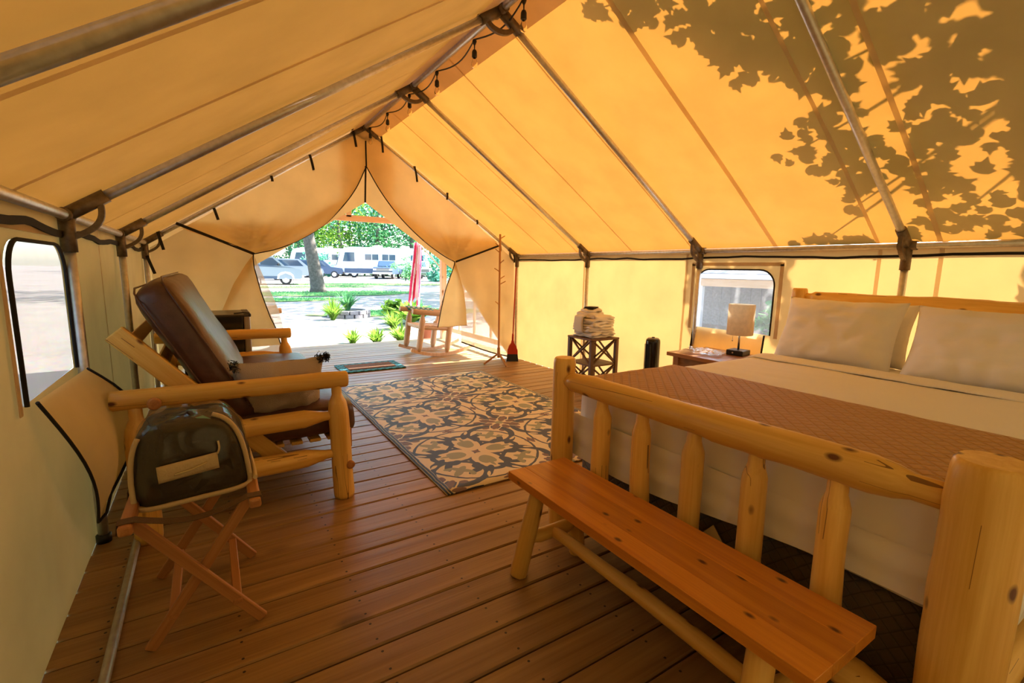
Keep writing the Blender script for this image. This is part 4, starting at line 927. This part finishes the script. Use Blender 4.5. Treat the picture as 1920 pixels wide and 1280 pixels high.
# ---- flag hanging limp from a short staff on the porch post
fl = thing('hanging_flag', (1.65, 2.5, .6), 'red and white striped flag hanging limp at the porch edge', 'flag')
pipe('staff', (2.03, 2.42, 1.30), (1.62, 2.62, 1.80), .012, 'white_paint', fl)
nS = 13; V = []; F = []; fm = []; nu, nv = 52, 16
for j in range(nv+1):
    for i in range(nu+1):
        u, v = i/nu, j/nv; wid = .15+.05*v; x = 1.655-.09*v+(u-.5)*wid*1.0+.012*math.sin(u*30); yy = 2.62+.045*math.sin(u*23+v*1.5)-.02*v
        V.append((x, yy, 1.76-.02*u-(1.08+.13*math.sin(u*9))*v))
for j in range(nv):
    for i in range(nu):
        a_ = j*(nu+1)+i; F.append((a_, a_+1, a_+nu+2, a_+nu+1)); st = int((i/nu+.25*j/nv)*7.5) % 3 == 1; fm.append(1 if st else 0)
mobj('cloth', V, F, None, fl, smooth=True, mats=['flag_white', 'flag_red', 'flag_blue'], fmat=fm)

# ================================================================ OUTDOORS
def gz(x, y): return -.14+.26*min(1, max(0, (y-8)/37.0))
def gfn(u, v):
    x = math.copysign(abs(u*2-1)**1.8, u*2-1)*140+5; y_ = -60+220*v; return (x, y_, gz(x, y_)-.002+.015*noise.noise((x*.4, y_*.4, 0)))
gr = grid('ground', gfn, 80, 160, 'gravel'); tag(gr, 'pale gravel ground of the campsite', 'ground', kind='structure')
def lawn(c, rx, ry, n, label, seed, hgt=.10):
    V = [(c[0], c[1], gz(*c)+.03)]; K = 40
    for i in range(K):
        a_ = 2*PI*i/K; k = 1+.28*noise.noise((math.cos(a_)*1.7+seed, math.sin(a_)*1.7, 0)); x, y_ = c[0]+rx*k*math.cos(a_), c[1]+ry*k*math.sin(a_); V.append((x, y_, gz(x, y_)+.022))
    o = mobj('grass', V, [(0, 1+i, 1+(i+1) % K) for i in range(K)], 'grass'); tag(o, label, 'grass', kind='stuff')
    g = np.random.default_rng(seed); r_ = np.sqrt(g.uniform(0, 1, n)); a_ = g.uniform(0, 2*PI, n); P = np.stack([c[0]+rx*.95*r_*np.cos(a_), c[1]+ry*.95*r_*np.sin(a_), np.zeros(n)], 1); P[:, 2] = [gz(p[0], p[1])+.05 for p in P]
    leaves_mesh('blades', P, hgt, 'leaf', o, seed=seed, up_bias=.0, shape=[(-.12, -.5), (.12, -.5), (0, .8)], kind='stuff')
lawn((3.6, 19.2), 4.6, 2.0, 2500, 'sunny lawn strip around the old trunk', 3); lawn((0.6, 15.3), 2.6, .9, 1500, 'shaded lawn strip in front of the parked camper van', 5); lawn((3.6, 8.8), 2.6, .9, 2000, 'green lawn strip behind the block planter', 7); lawn((11, 30), 9, 2.0, 1200, 'far lawn strip before the motorhome', 9); lawn((4, 26), 3.5, 1.0, 900, 'lawn strip beside the camper van wheel', 10)

def crown_pts(n, rx, rz, seed, clumps=26):
    g = np.random.default_rng(seed); c = g.normal(size=(clumps, 3)); c /= np.linalg.norm(c, axis=1)[:, None]; c *= g.uniform(.45, 1, (clumps, 1))
    k = g.integers(0, clumps, n); p = c[k]+g.normal(size=(n, 3))*.17; return p*np.array([rx, rx, rz])
crowns = [leaves_mesh('crown_source', crown_pts(1900, 4.6, 5.0, 20+i, 26), .34, ['leaf', 'leafb', 'leafy'][i], None, T(0, 0, -50), seed=30+i) for i in range(3)]
cm = [o.data for o in crowns]
for o in crowns: bpy.data.objects.remove(o)
TG = 'trees round the campsite'
def trunk(name, pts, radii, parent, mat='bark', seg=12, flare=0):
    o = sweep(name, pts, radii, mat, parent, seg=seg); return o
def tree(x, y_, h, r, kind, label, lean=(0, 0), scale=1.0, ch=None, rz=None, low=0):
    z0 = gz(x, y_); o = thing('tree', (x, y_, z0), label, 'tree', TG); n = 10; top = Vector((x+lean[0], y_+lean[1], z0+h))
    P = [Vector((x, y_, z0-.1)).lerp(top, i/n)+Vector((.06*math.sin(i*1.7+x), .06*math.cos(i*1.3+y_), 0))*min(1, i/3) for i in range(n+1)]
    sweep('trunk', P, [r*(1.35 if i == 0 else 1.05 if i == 1 else 1)*(1-.6*i/n) for i in range(n+1)], 'bark' if kind != 1 else 'barkdark', o, seg=10)
    for k in range(3):
        q = P[5+k]; a_ = k*2.1+x; sweep('branch', [q, q+Vector((math.cos(a_)*1.0, math.sin(a_)*1.0, .9))*scale, q+Vector((math.cos(a_)*2.0, math.sin(a_)*2.0, 1.3))*scale], [r*.4, r*.28, r*.1], 'bark', o, seg=6)
    f = bpy.data.objects.new('foliage', cm[kind]); put(f, o, T(top.x, top.y, (ch if ch else z0+h-.6)) @ RZ(rz if rz is not None else x*1.3) @ Matrix.Diagonal((scale, scale, scale, 1))); f['kind'] = 'stuff'
    if low:
        f = bpy.data.objects.new('foliage', cm[kind]); put(f, o, T(top.x, top.y, z0+low) @ RZ(x) @ Matrix.Diagonal((scale*.8, scale*.8, scale*.62, 1))); f['kind'] = 'stuff'
    return o
# the old trunk with a hollow
ot = thing('tree', (3.12, 20.3, gz(3, 20)), 'old leaning trunk with a dark hollow in front of the camper van', 'tree', TG)
P = [(3.12, 20.3, -.15), (3.10, 20.3, .25), (3.04, 20.3, .8), (2.92, 20.3, 1.6), (2.78, 20.3, 2.6), (2.62, 20.3, 3.8), (2.5, 20.3, 5.4), (2.5, 20.4, 7.2), (2.6, 20.4, 9)]
tr_ = sweep('trunk', P, [.48, .37, .33, .30, .285, .27, .24, .19, .1], 'bark', ot, seg=16)
lathe('hollow', [(.001, 0), (.055, .004), (.085, .012), (.11, .03), (.10, -.03)], 'barkdark', ot, axis_frame((2.985, 20.02, .95), (2.93, 19.6, .98))[0] @ Matrix.Diagonal((1, 1.8, 1, 1)), 14)
f = bpy.data.objects.new('foliage', cm[0]); put(f, ot, T(2.6, 20.4, 10.5)); f['kind'] = 'stuff'
for k, (a_, z) in enumerate(((.4, 5.2), (2.6, 5.8), (4.4, 6.4))): sweep('branch', [(2.5, 20.35, z), (2.5+1.3*math.cos(a_), 20.35+1.3*math.sin(a_), z+1.2), (2.5+2.4*math.cos(a_), 20.35+2.4*math.sin(a_), z+2.6)], [.11, .08, .03], 'bark', ot, seg=8)
kinds = ['broad green tree', 'dark slim forest tree', 'bright lime tree']; used = {}
spots = [(5.0, 64, 13, .26, 1), (8.3, 60, 12, .22, 0), (11.4, 66, 14, .3, 1), (13.2, 58, 12, .24, 2), (15.3, 63, 13, .22, 1), (17.0, 57, 12, .36, 0), (19.6, 61, 13, .3, 1), (21.8, 56, 12, .42, 0), (24.5, 60, 13, .3, 1), (27, 55, 12, .3, 0), (30, 58, 13, .3, 1), (33.5, 54, 12, .3, 0), (2.2, 62, 12, .3, 2), (-2, 58, 12, .3, 0), (9.5, 76, 14, .3, 2), (16, 78, 15, .3, 0), (23, 76, 15, .3, 2), (30, 72, 15, .3, 0), (37, 66, 14, .3, 1), (4, 78, 15, .3, 0), (-5, 70, 14, .3, 1)]
where = ['far left of the motorhome', 'behind the white camper', 'left of the motorhome roof', 'behind the motorhome cab', 'behind the motorhome windscreen', 'with a pale trunk behind the motorhome', 'behind the motorhome middle', 'with a thick pale trunk behind the motorhome rear', 'right of the motorhome', 'beyond the pickup trucks', 'beyond the flag', 'far right beyond the flag', 'beyond the camper van', 'beyond the camper van roof', 'in the back row behind the white camper', 'in the back row behind the motorhome cab', 'in the back row behind the motorhome rear', 'in the back row beyond the flag', 'at the far right end of the back row', 'in the back row beyond the old trunk', 'at the far left end of the back row']
for (x, y_, h, r, k), wh in zip(spots, where):
    tree(x, y_, h-3, r, k, kinds[k]+' '+wh, (rnd.uniform(-.8, .8), 0), rnd.uniform(.9, 1.15), low=rnd.choice([2.2, 3.0, 4.0]))
# trees beside and behind the tent: they shade the campsite and the tent's rear
for x, y_, h, k, lb_ in ((9.5, 12.5, 7.5, 1, 'dark slim tree beside the hostas'), (11.6, 8.6, 8.8, 0, 'tall broad tree right of the hosta bed'), (12.5, 15.5, 9.5, 0, 'tall broad tree right of the block planter'), (11.5, 19, 8, 0, 'broad green tree right of the gravel lane'), (15.5, 27, 8, 2, 'bright lime tree right of the pickup trucks'), (-8, 9, 8, 0, 'broad green tree left of the porch'), (-10, 16, 8, 1, 'dark slim tree left of the camper van'), (-9, 1.5, 7, 2, 'bright lime tree outside the left wall'), (-8.5, -5.5, 7, 0, 'broad green tree seen through the left window'), (18, -1.0, 8, 1, 'dark slim tree behind the open shelter'), (19, 4, 8, 0, 'broad green tree behind the open shelter')):
    tree(x, y_, h, .24, k, lb_, low=2.2 if x > 13 else 0)
M['leafd'] = leafmat('leaf_dark', (.05, .055, .02), (.05, .06, .015))  # muted leaf colour so the added screening shrub throws no green light
def shrub(x, y_, r, kind, label, z=None, leaf=.16, n=900):
    g = np.random.default_rng(int(abs(x*31+y_*17))+3); o = thing('shrub', (x, y_, gz(x, y_)), label, 'shrub', 'green shrubs'); P = crown_pts(n, r, r*.75, int(abs(x*13+y_*7))+1, 22); P[:, 2] += r*.7; P = P[P[:, 2] > .02]
    leaves_mesh('foliage', P, leaf, kind, o, T(x, y_, gz(x, y_)), seed=5); sweep('stem', [(x, y_, gz(x, y_)-.05), (x+.05, y_, gz(x, y_)+r*.5), (x, y_+.05, gz(x, y_)+r*1.0)], [.05, .035, .012], 'bark', o, seg=6)
for a_ in ((17.2, 36, 2.0, 'leafb', 'dark green shrub at the right of the pickup trucks', None, .28, 1600), (14.2, 38, 1.5, 'leaf', 'light shrub beside the flag'), (9.0, 52, 1.8, 'leafb', 'dark shrub left of the motorhome', None, .3, 1200), (7.4, -1.3, .65, 'leaf', 'low shrub in front of the open shelter'), (6.6, -2.35, .5, 'leafy', 'lime shrub nearest the right window'), (-5.5, -3.2, 1.0, 'leafy', 'lime shrub outside the left window', None, .2, 1400), (-6.6, -1.6, 1.3, 'leaf', 'green shrub outside the left wall behind the futon', None, .2, 1400), (2.75, 7.4, .35, 'leafy', 'small shrub beside the hosta bed', None, .12, 500), (-4.3, -7.2, 1.7, 'leafd', 'added unseen dark shrub screening the rear of the left wall from sky light', None, .16, 2600)): shrub(*a_)  # last one stands out of view, added to block sky light on the left wall
def clump(name, x, y_, n, ln, wd, mat, label, cat, spread=.5, up_=1.0, z=None, seg=5):
    o = thing(name, (x, y_, gz(x, y_) if z is None else z), label, cat, 'plants in front of the porch'); g = random.Random(int(x*97+y_*31)); V = []; F = []; z0 = gz(x, y_) if z is None else z
    for _ in range(n):
        a_ = g.uniform(0, 2*PI); L = ln*g.uniform(.6, 1.15); d = Vector((math.cos(a_), math.sin(a_), 0)); s_ = Vector((-d.y, d.x, 0)); st = g.uniform(.1, 1)*spread; base = len(V); r0 = g.uniform(0, .06)
        for i in range(seg+1):
            q = i/seg; p = d*(r0+L*st*q**1.3)+Vector((0, 0, L*up_*.8*(q-.62*st*q*q))); wq = wd*(math.sin(PI*min(1, .12+q*.88))**.8 if wd > .02 else (1-q*.9)); V += [p+s_*wq/2, p-s_*wq/2]
            if i: c = base+2*i; F.append((c-2, c-1, c+1, c))
    b_ = mobj('blades', V, F, mat, o, T(x, y_, z0), smooth=True); b_['kind'] = 'stuff'; return o
clump('lily_plant', .98, 3.05, 150, .46, .022, 'leafy', 'spiky green lily clump at the deck edge, nearest the futon', 'plant', 1.0); clump('lily_plant', 1.42, 2.98, 150, .52, .026, 'leafy', 'spiky green lily clump at the middle of the deck edge', 'plant', .8)
clump('lily_plant', .60, 3.3, 100, .42, .022, 'leafy', 'small spiky lily clump at the left of the deck edge', 'plant', .8); clump('lily_plant', 2.0, 5.1, 160, .6, .026, 'leafy', 'loose yellow-green lily clump in front of the hosta', 'plant', .9); clump('lily_plant', 1.15, 7.6, 200, .78, .026, 'leafy', 'tall pale daylily clump beside the block planter', 'plant', .7)
clump('hosta', 2.72, 5.9, 80, .85, .22, 'leafy', 'large broad-leaved hosta beyond the porch', 'plant', .9, 1.0); clump('hosta', 3.2, 6.6, 60, .75, .20, 'leaf', 'smaller broad-leaved hosta behind the rocking chair', 'plant', .9); clump('hosta', 2.35, 6.3, 24, .36, .12, 'leafb', 'low hosta beside the daylilies', 'plant', .9)
clump('daylily', 1.72, 8.35, 200, .72, .03, 'leaf', 'green daylily filling the block planter', 'plant', .7, z=.05)
# block planter ring
pr = thing('block_planter', (1.75, 8.3, gz(1.7, 8.3)), 'low ring planter of grey concrete blocks with daylilies', 'planter')
me0 = None
for c in range(2):
    for k in range(14):
        a_ = 2*PI*(k+.5*c)/14; mw = T(1.75+.52*math.cos(a_), 8.3+.52*math.sin(a_), gz(1.7, 8.3)+.05+.105*c) @ RZ(a_)
        if me0 is None: me0 = box('block', (0, 0, 0), (.14, .222, .10), 'stone', pr, mw=mw, bev=.008).data
        else: put(bpy.data.objects.new('block', me0), pr, mw)
lathe('soil', [(.45, 0), (.45, .16), (.2, .18)], 'barkdark', pr, T(1.75, 8.3, gz(1.7, 8.3)), 18)
pt = thing('flower_pot', (2.0, 3.05, -.14), 'terracotta pot on the ground behind the rocking chair', 'pot'); lathe('pot', [(.12, 0), (.165, .26), (.185, .262), (.19, .31), (.17, .31), (.16, .26)], 'terracotta', pt, T(2.0, 3.05, -.14), 20); lathe('soil', [(.16, 0), (.05, .012)], 'barkdark', pt, T(2.0, 3.05, .12), 16)

# ---- vehicles
def wheel(parent, mw, x, yy, r=.38, s=1):
    o = lathe('wheel', [(r*.62, -.11), (r*.95, -.12), (r, -.08), (r, .08), (r*.95, .12), (r*.62, .11)], 'tyre', parent, mw @ T(x, yy, r) @ RX(PI/2), 22); lathe('hub', [(r*.6, -.115), (r*.55, -.09), (r*.2, -.13), (r*.2, .13), (r*.55, .09), (r*.6, .115)], 'white_paint', o, mw @ T(x, yy, r) @ RX(PI/2), 18)
def veh(name, mw, label, cat): o = bpy.data.objects.new(name, None); put(o, None, mw); return tag(o, label, cat, 'vehicles parked at the campsite')
def camper_van(mw, label):
    o = veh('camper_van', mw, label, 'camper')
    extrude('cab', [(-1.85, .42), (.95, .42), (1.06, .58), (1.08, .95), (.92, 1.14), (-.02, 1.34), (-.72, 2.02), (-1.85, 2.06)], -.98, .98, 'rv_grey', o, mw)
    extrude('coach', [(-6.4, .45), (-1.85, .45), (-1.85, 2.06), (-.2, 2.12), (.12, 2.45), (-.3, 3.05), (-6.4, 3.12)], -1.15, 1.15, 'white_paint', o, mw)
    for s in (-1, 1):
        yy = s*.985
        extrude('side_window', [(-1.55, 1.36), (-.22, 1.36), (-.78, 1.90), (-1.55, 1.92)], yy-.006, yy+.006, 'glass', o, mw); extrude('door_line', [(-1.66, .5), (-1.63, .5), (-1.63, 2.0), (-1.66, 2.0)], yy-.005, yy+.005, 'rv_dark', o, mw)
        extrude('lower_panel', [(-1.9, .42), (-.5, .42), (-.5, .62), (-1.9, .62)], yy-.008, yy+.008, 'rv_dark', o, mw); extrude('stripe', [(-6.4, 1.3), (-1.9, 1.3), (.2, 1.24), (-1.9, 1.62), (-6.4, 1.7)] if False else [(-1.85, 1.30), (.6, 1.22), (-1.85, 1.45)], yy-.007, yy+.007, 'rv_dark', o, mw)
        extrude('coach_stripe', [(-6.3, 1.5), (-1.86, 1.55), (-1.86, 2.0), (-6.3, 1.8)], s*1.156-.004, s*1.156+.004, 'rv_dark', o, mw); extrude('overcab_window', [(-1.6, 2.35), (-.5, 2.35), (-.5, 2.75), (-1.6, 2.75)], s*1.156-.005, s*1.156+.005, 'glass', o, mw)
        extrude('fender', [(-.56, .42), (-.50, .72), (-.3, .90), (0, .96), (.3, .90), (.50, .72), (.56, .42), (.46, .42), (.38, .66), (0, .84), (-.38, .66), (-.46, .42)], yy-.012, yy+.012, 'white_paint', o, mw)
        wheel(o, mw, 0, s*.86); wheel(o, mw, -4.2, s*.95); sweep('mirror', [mw @ Vector((-.45, s*.98, 1.42)), mw @ Vector((-.40, s*1.25, 1.5))], .06, 'black', o, seg=8)
    extrude('windscreen', [(.0, 1.36), (-.66, 1.97), (-.69, 1.95), (-.03, 1.34)], -.85, .85, 'glass', o, mw); box('bumper', (0, 0, 0), (.14, 1.9, .2), 'white_paint', o, mw=mw @ T(1.12, 0, .55)); box('grille', (0, 0, 0), (.05, 1.2, .3), 'grey', o, mw=mw @ T(1.075, 0, .86)); sweep('jack', [mw @ Vector((-1.6, -.9, .42)), mw @ Vector((-1.6, -.9, .02))], .05, 'rv_dark', o, seg=8); return o
camper_van(T(2.85, 30.3, gz(2.5, 30)) @ RZ(-.10) @ Matrix.Diagonal((.95, .95, .93, 1)), 'silver camper van with overcab bunk parked at the left')
def motorhome(mw, L, label, dark='rv_dark'):
    o = veh('motorhome', mw, label, 'motorhome'); h = 3.35
    extrude('body', [(-.05, .45), (0, .9), (.55, 2.9), (.9, 3.2), (1.6, h), (L, h), (L, .45)], -1.25, 1.25, 'white_paint', o, mw)
    for s in (-1, 1):
        yy = s*1.256
        extrude('skirt_panel', [(.9, .5), (L-.1, .5), (L-.1, 1.02), (.9, 1.02)], yy-.004, yy+.004, dark, o, mw); extrude('cab_window', [(.75, 1.75), (2.0, 1.75), (2.0, 2.75), (1.0, 2.75)], yy-.006, yy+.006, 'glass', o, mw)
        for x in (3.1, 4.95, 8.1): 
            wn = extrude('window', [(x, 1.95), (x+1.45, 1.95), (x+1.45, 2.6), (x, 2.6)], yy-.006, yy+.006, 'glass', o, mw); extrude('window_bar', [(x+.70, 1.95), (x+.75, 1.95), (x+.75, 2.6), (x+.70, 2.6)], yy-.009, yy+.009, 'white_paint', wn, mw)
        extrude('swoosh', [(3.6, 1.12), (5.6, 1.36), (L-.2, 1.62), (L-.2, 1.74), (5.6, 1.46)], yy-.005, yy+.005, dark, o, mw); extrude('entry_door', [(2.25, .7), (2.85, .7), (2.85, 2.75), (2.25, 2.75)], yy-.003, yy+.003, 'flag_white', o, mw)
        wheel(o, mw, 1.9, s*1.08, .46); wheel(o, mw, L-2.9, s*1.08, .46)
    extrude('windscreen', [(.10, 1.4), (.50, 2.8), (.47, 2.82), (.06, 1.42)], -1.1, 1.1, 'glass', o, mw); box('roof_unit', (0, 0, 0), (.9, .8, .28), 'white_paint', o, mw=mw @ T(4.6, 0, h+.12)); box('roof_unit', (0, 0, 0), (.9, .8, .28), 'white_paint', o, mw=mw @ T(7.6, 0, h+.12)); box('bumper', (0, 0, 0), (.3, 2.4, .4), dark, o, mw=mw @ T(.1, 0, .62)); return o
motorhome(T(10.6, 50.3, gz(10, 50)) @ RZ(-.27), 10.2, 'long white motorhome with dark lower panels and swoosh')
motorhome(T(6.6, 57.5, gz(6, 57)) @ RZ(-.2), 9.5, 'white camper half hidden behind the old trunk', 'rv_grey')
def suv(mw, label, mat='rv_grey'):
    o = veh('estate_car', mw, label, 'car'); extrude('body', [(-2.3, .4), (2.2, .4), (2.3, .7), (2.2, 1.0), (1.1, 1.12), (-2.3, 1.15)], -.9, .9, mat, o, mw); extrude('cabin', [(-2.3, 1.15), (1.1, 1.12), (.35, 1.78), (-2.0, 1.82)], -.84, .84, mat, o, mw)
    for s in (-1, 1): extrude('side_window', [(-1.9, 1.2), (.7, 1.2), (.25, 1.68), (-1.8, 1.70)], s*.846-.006, s*.846+.006, 'glass', o, mw); wheel(o, mw, 1.4, s*.8, .36); wheel(o, mw, -1.4, s*.8, .36)
    box('bumper', (0, 0, 0), (.14, 1.8, .2), 'black', o, mw=mw @ T(2.28, 0, .52)); return o
suv(T(4.7, 39, gz(4, 39)) @ RZ(-.15), 'pale estate car parked just behind the camper van'); suv(T(8.3, 47, gz(8, 47)) @ RZ(-.3), 'dark car parked behind the old trunk', 'rv_dark')
def truck(mw, label, mat):
    o = veh('pickup_truck', mw, label, 'pickup truck'); extrude('body', [(-2.8, .5), (2.6, .5), (2.7, .8), (2.6, 1.15), (1.2, 1.22), (-2.8, 1.22)], -.97, .97, mat, o, mw); extrude('cabin', [(-.8, 1.22), (1.2, 1.22), (.5, 1.85), (-.7, 1.88)], -.85, .85, mat, o, mw); extrude('windscreen', [(1.12, 1.30), (.56, 1.80), (.60, 1.82), (1.17, 1.30)], -.75, .75, 'glass', o, mw)
    box('grille', (0, 0, 0), (.06, 1.3, .3), 'grey', o, mw=mw @ T(2.68, 0, .93)); box('bumper', (0, 0, 0), (.2, 1.95, .22), 'chrome', o, mw=mw @ T(2.75, 0, .6))
    for s in (-1, 1): wheel(o, mw, 1.8, s*.84, .4); wheel(o, mw, -1.7, s*.84, .4); extrude('side_window', [(-.6, 1.28), (.95, 1.28), (.5, 1.76), (-.6, 1.78)], s*.856-.006, s*.856+.006, 'glass', o, mw); box('headlight', (0, 0, 0), (.05, .3, .2), 'white_paint', o, mw=mw @ T(2.67, s*.8, .95))
    return o
truck(T(14.6, 44.5, gz(14, 44)) @ RZ(-PI/2-.5), 'dark pickup truck parked nose-on before the motorhome', 'rv_dark'); truck(T(17.3, 43, gz(17, 43)) @ RZ(-PI/2-.15), 'white pickup truck parked nose-on beside the dark one', 'white_paint')

# ---- open shelter outside the right window
sh2 = thing('open_shelter', (9, -1.2, -.14), 'low open shelter with grey roof and white fascia outside the right window', 'shelter')
mobj('roof', *rings_mesh([[(8.0, -6, 1.27), (8.0, 3.5, 1.27), (11, 3.5, 2.3), (11, -6, 2.3)], [(8.0, -6, 1.31), (8.0, 3.5, 1.31), (11, 3.5, 2.34), (11, -6, 2.34)]]), 'roofgrey', sh2)
box('fascia', (7.98, -1.25, 1.235), (.03, 9.5, .10), 'white_paint', sh2); box('beam', (8.06, -1.25, 1.09), (.08, 9.3, .17), 'pine', sh2, grain='y')
for yy in (-5.6, -3.1, -.55, 1.2, 3.2): box('post', (8.06, yy, .43), (.10, .10, 1.15), 'white_paint', sh2)
for k in range(32): box('wall_board', (10.4, -5.6+k*.285, .75), (.03, .28, 1.8), 'roofgrey', sh2, bev=.004)
f2 = thing('striped_banner', (7.6, -.9, 1.2), 'small red striped flag hanging before the shelter roof', 'flag'); nu = 18; V = []; F = []; fm = []
for j in range(5):
    for i in range(nu+1): V.append((7.7+.03*math.sin(i*.8), -1.30+.62*i/nu, 1.75-.11*j))
for j in range(4):
    for i in range(nu): a_ = j*(nu+1)+i; F.append((a_, a_+1, a_+nu+2, a_+nu+1)); fm.append((i//2) % 2)
mobj('cloth', V, F, None, f2, mats=['flag_white', 'flag_red'], fmat=fm, smooth=True); pipe('staff', (7.7, -1.34, -.14), (7.7, -1.34, 1.85), .02, 'white_paint', f2); pipe('cross_bar', (7.7, -1.34, 1.76), (7.7, -.66, 1.76), .012, 'white_paint', f2)

# ---- leafy limb hanging over the bed-side roof slope
ov = thing('tree', (5.4, -7.6, -.14), 'leafy tree overhanging the rear of the roof, casting leaf shadows', 'tree', TG)
g = np.random.default_rng(11); RN = Vector((SL/NL, 0, 1/NL))
def above(x, y_, t_): return Vector((x, y_, roofz(x)+.05))+SUN*t_
L_ = []
def sprig(x, y_, n, sx, sy, t0, t1):
    for _ in range(n): L_.append(above(x+g.normal()*sx, y_+g.normal()*sy, g.uniform(t0, t1)))
for a_ in ((.28, -3.62, 7, .08, .05), (.36, -3.78, 16, .10, .06), (.25, -3.98, 34, .14, .09), (.48, -3.98, 20, .11, .09), (.62, -4.12, 20, .10, .08), (.74, -4.06, 12, .06, .05), (.50, -4.30, 40, .16, .10), (.80, -4.27, 34, .09, .07), (.88, -4.42, 28, .07, .07), (1.02, -4.50, 18, .07, .05), (.65, -4.52, 40, .16, .09), (1.22, -4.40, 6, .05, .04), (1.36, -4.30, 13, .08, .08), (1.50, -4.36, 13, .09, .07), (1.42, -4.52, 15, .08, .06), (1.62, -4.46, 10, .05, .05), (1.84, -4.36, 5, .05, .05), (1.62, -4.68, 14, .10, .06), (2.10, -4.02, 12, .03, .10), (2.12, -4.28, 12, .03, .10), (1.45, -4.86, 26, .12, .08), (1.78, -4.80, 16, .09, .07), (2.0, -4.78, 18, .08, .09), (1.15, -4.92, 24, .12, .08), (1.95, -5.10, 26, .12, .12), (1.5, -5.15, 30, .14, .09)): sprig(*a_, .35, .8)
for _ in range(1500):
    x, y_ = g.uniform(-.5, 1.2), g.uniform(-6.5, -4.5)
    if g.uniform() < min(1, (-4.5-y_)/.7+.12): L_.append(above(x, y_, g.uniform(.5, 1.6)))
for _ in range(1300): L_.append(above(g.uniform(1.0, 2.4), -5.12-abs(g.normal())*.5, g.uniform(.5, 1.6)))
for _ in range(3600): L_.append(above(g.uniform(-2.0, 3.2), g.uniform(-7.2, -5.15), g.uniform(.6, 2.8)))  # dense extra leaves out of view, added to dim the tent's near end
for _ in range(200): L_.append(Vector((2.16, g.uniform(-3.85, -2.9), g.uniform(.75, 1.45)))+SUN*g.uniform(1.9, 3.0))      # added unseen leaves that keep direct sun out of the window
leaves_mesh('foliage', [tuple(p) for p in L_], .112, 'leaf', ov, seed=9, nrm=tuple(SUN*.9))
sweep('trunk', [(5.4, -7.6, -.2), (5.3, -7.5, 1.5), (4.9, -7.2, 3.2), (4.2, -6.8, 4.4), (3.0, -6.2, 4.6)], [.22, .19, .17, .12, .07], 'bark', ov, seg=10)
hub = Vector((3.0, -6.2, 4.6))
for x, y_, t_ in ((.30, -3.62, .55), (.75, -4.05, .6), (1.0, -4.45, .6), (1.36, -4.28, .5), (1.85, -4.35, .5), (2.1, -4.1, .45), (2.0, -4.8, .5), (1.5, -4.9, .55)):
    e_ = above(x, y_, t_); sweep('branch', [hub, hub.lerp(e_, .5)+Vector((0, 0, .25)), hub.lerp(e_, .8)+Vector((0, 0, .08)), e_], [.035, .016, .009, .004], 'bark', ov, seg=6)
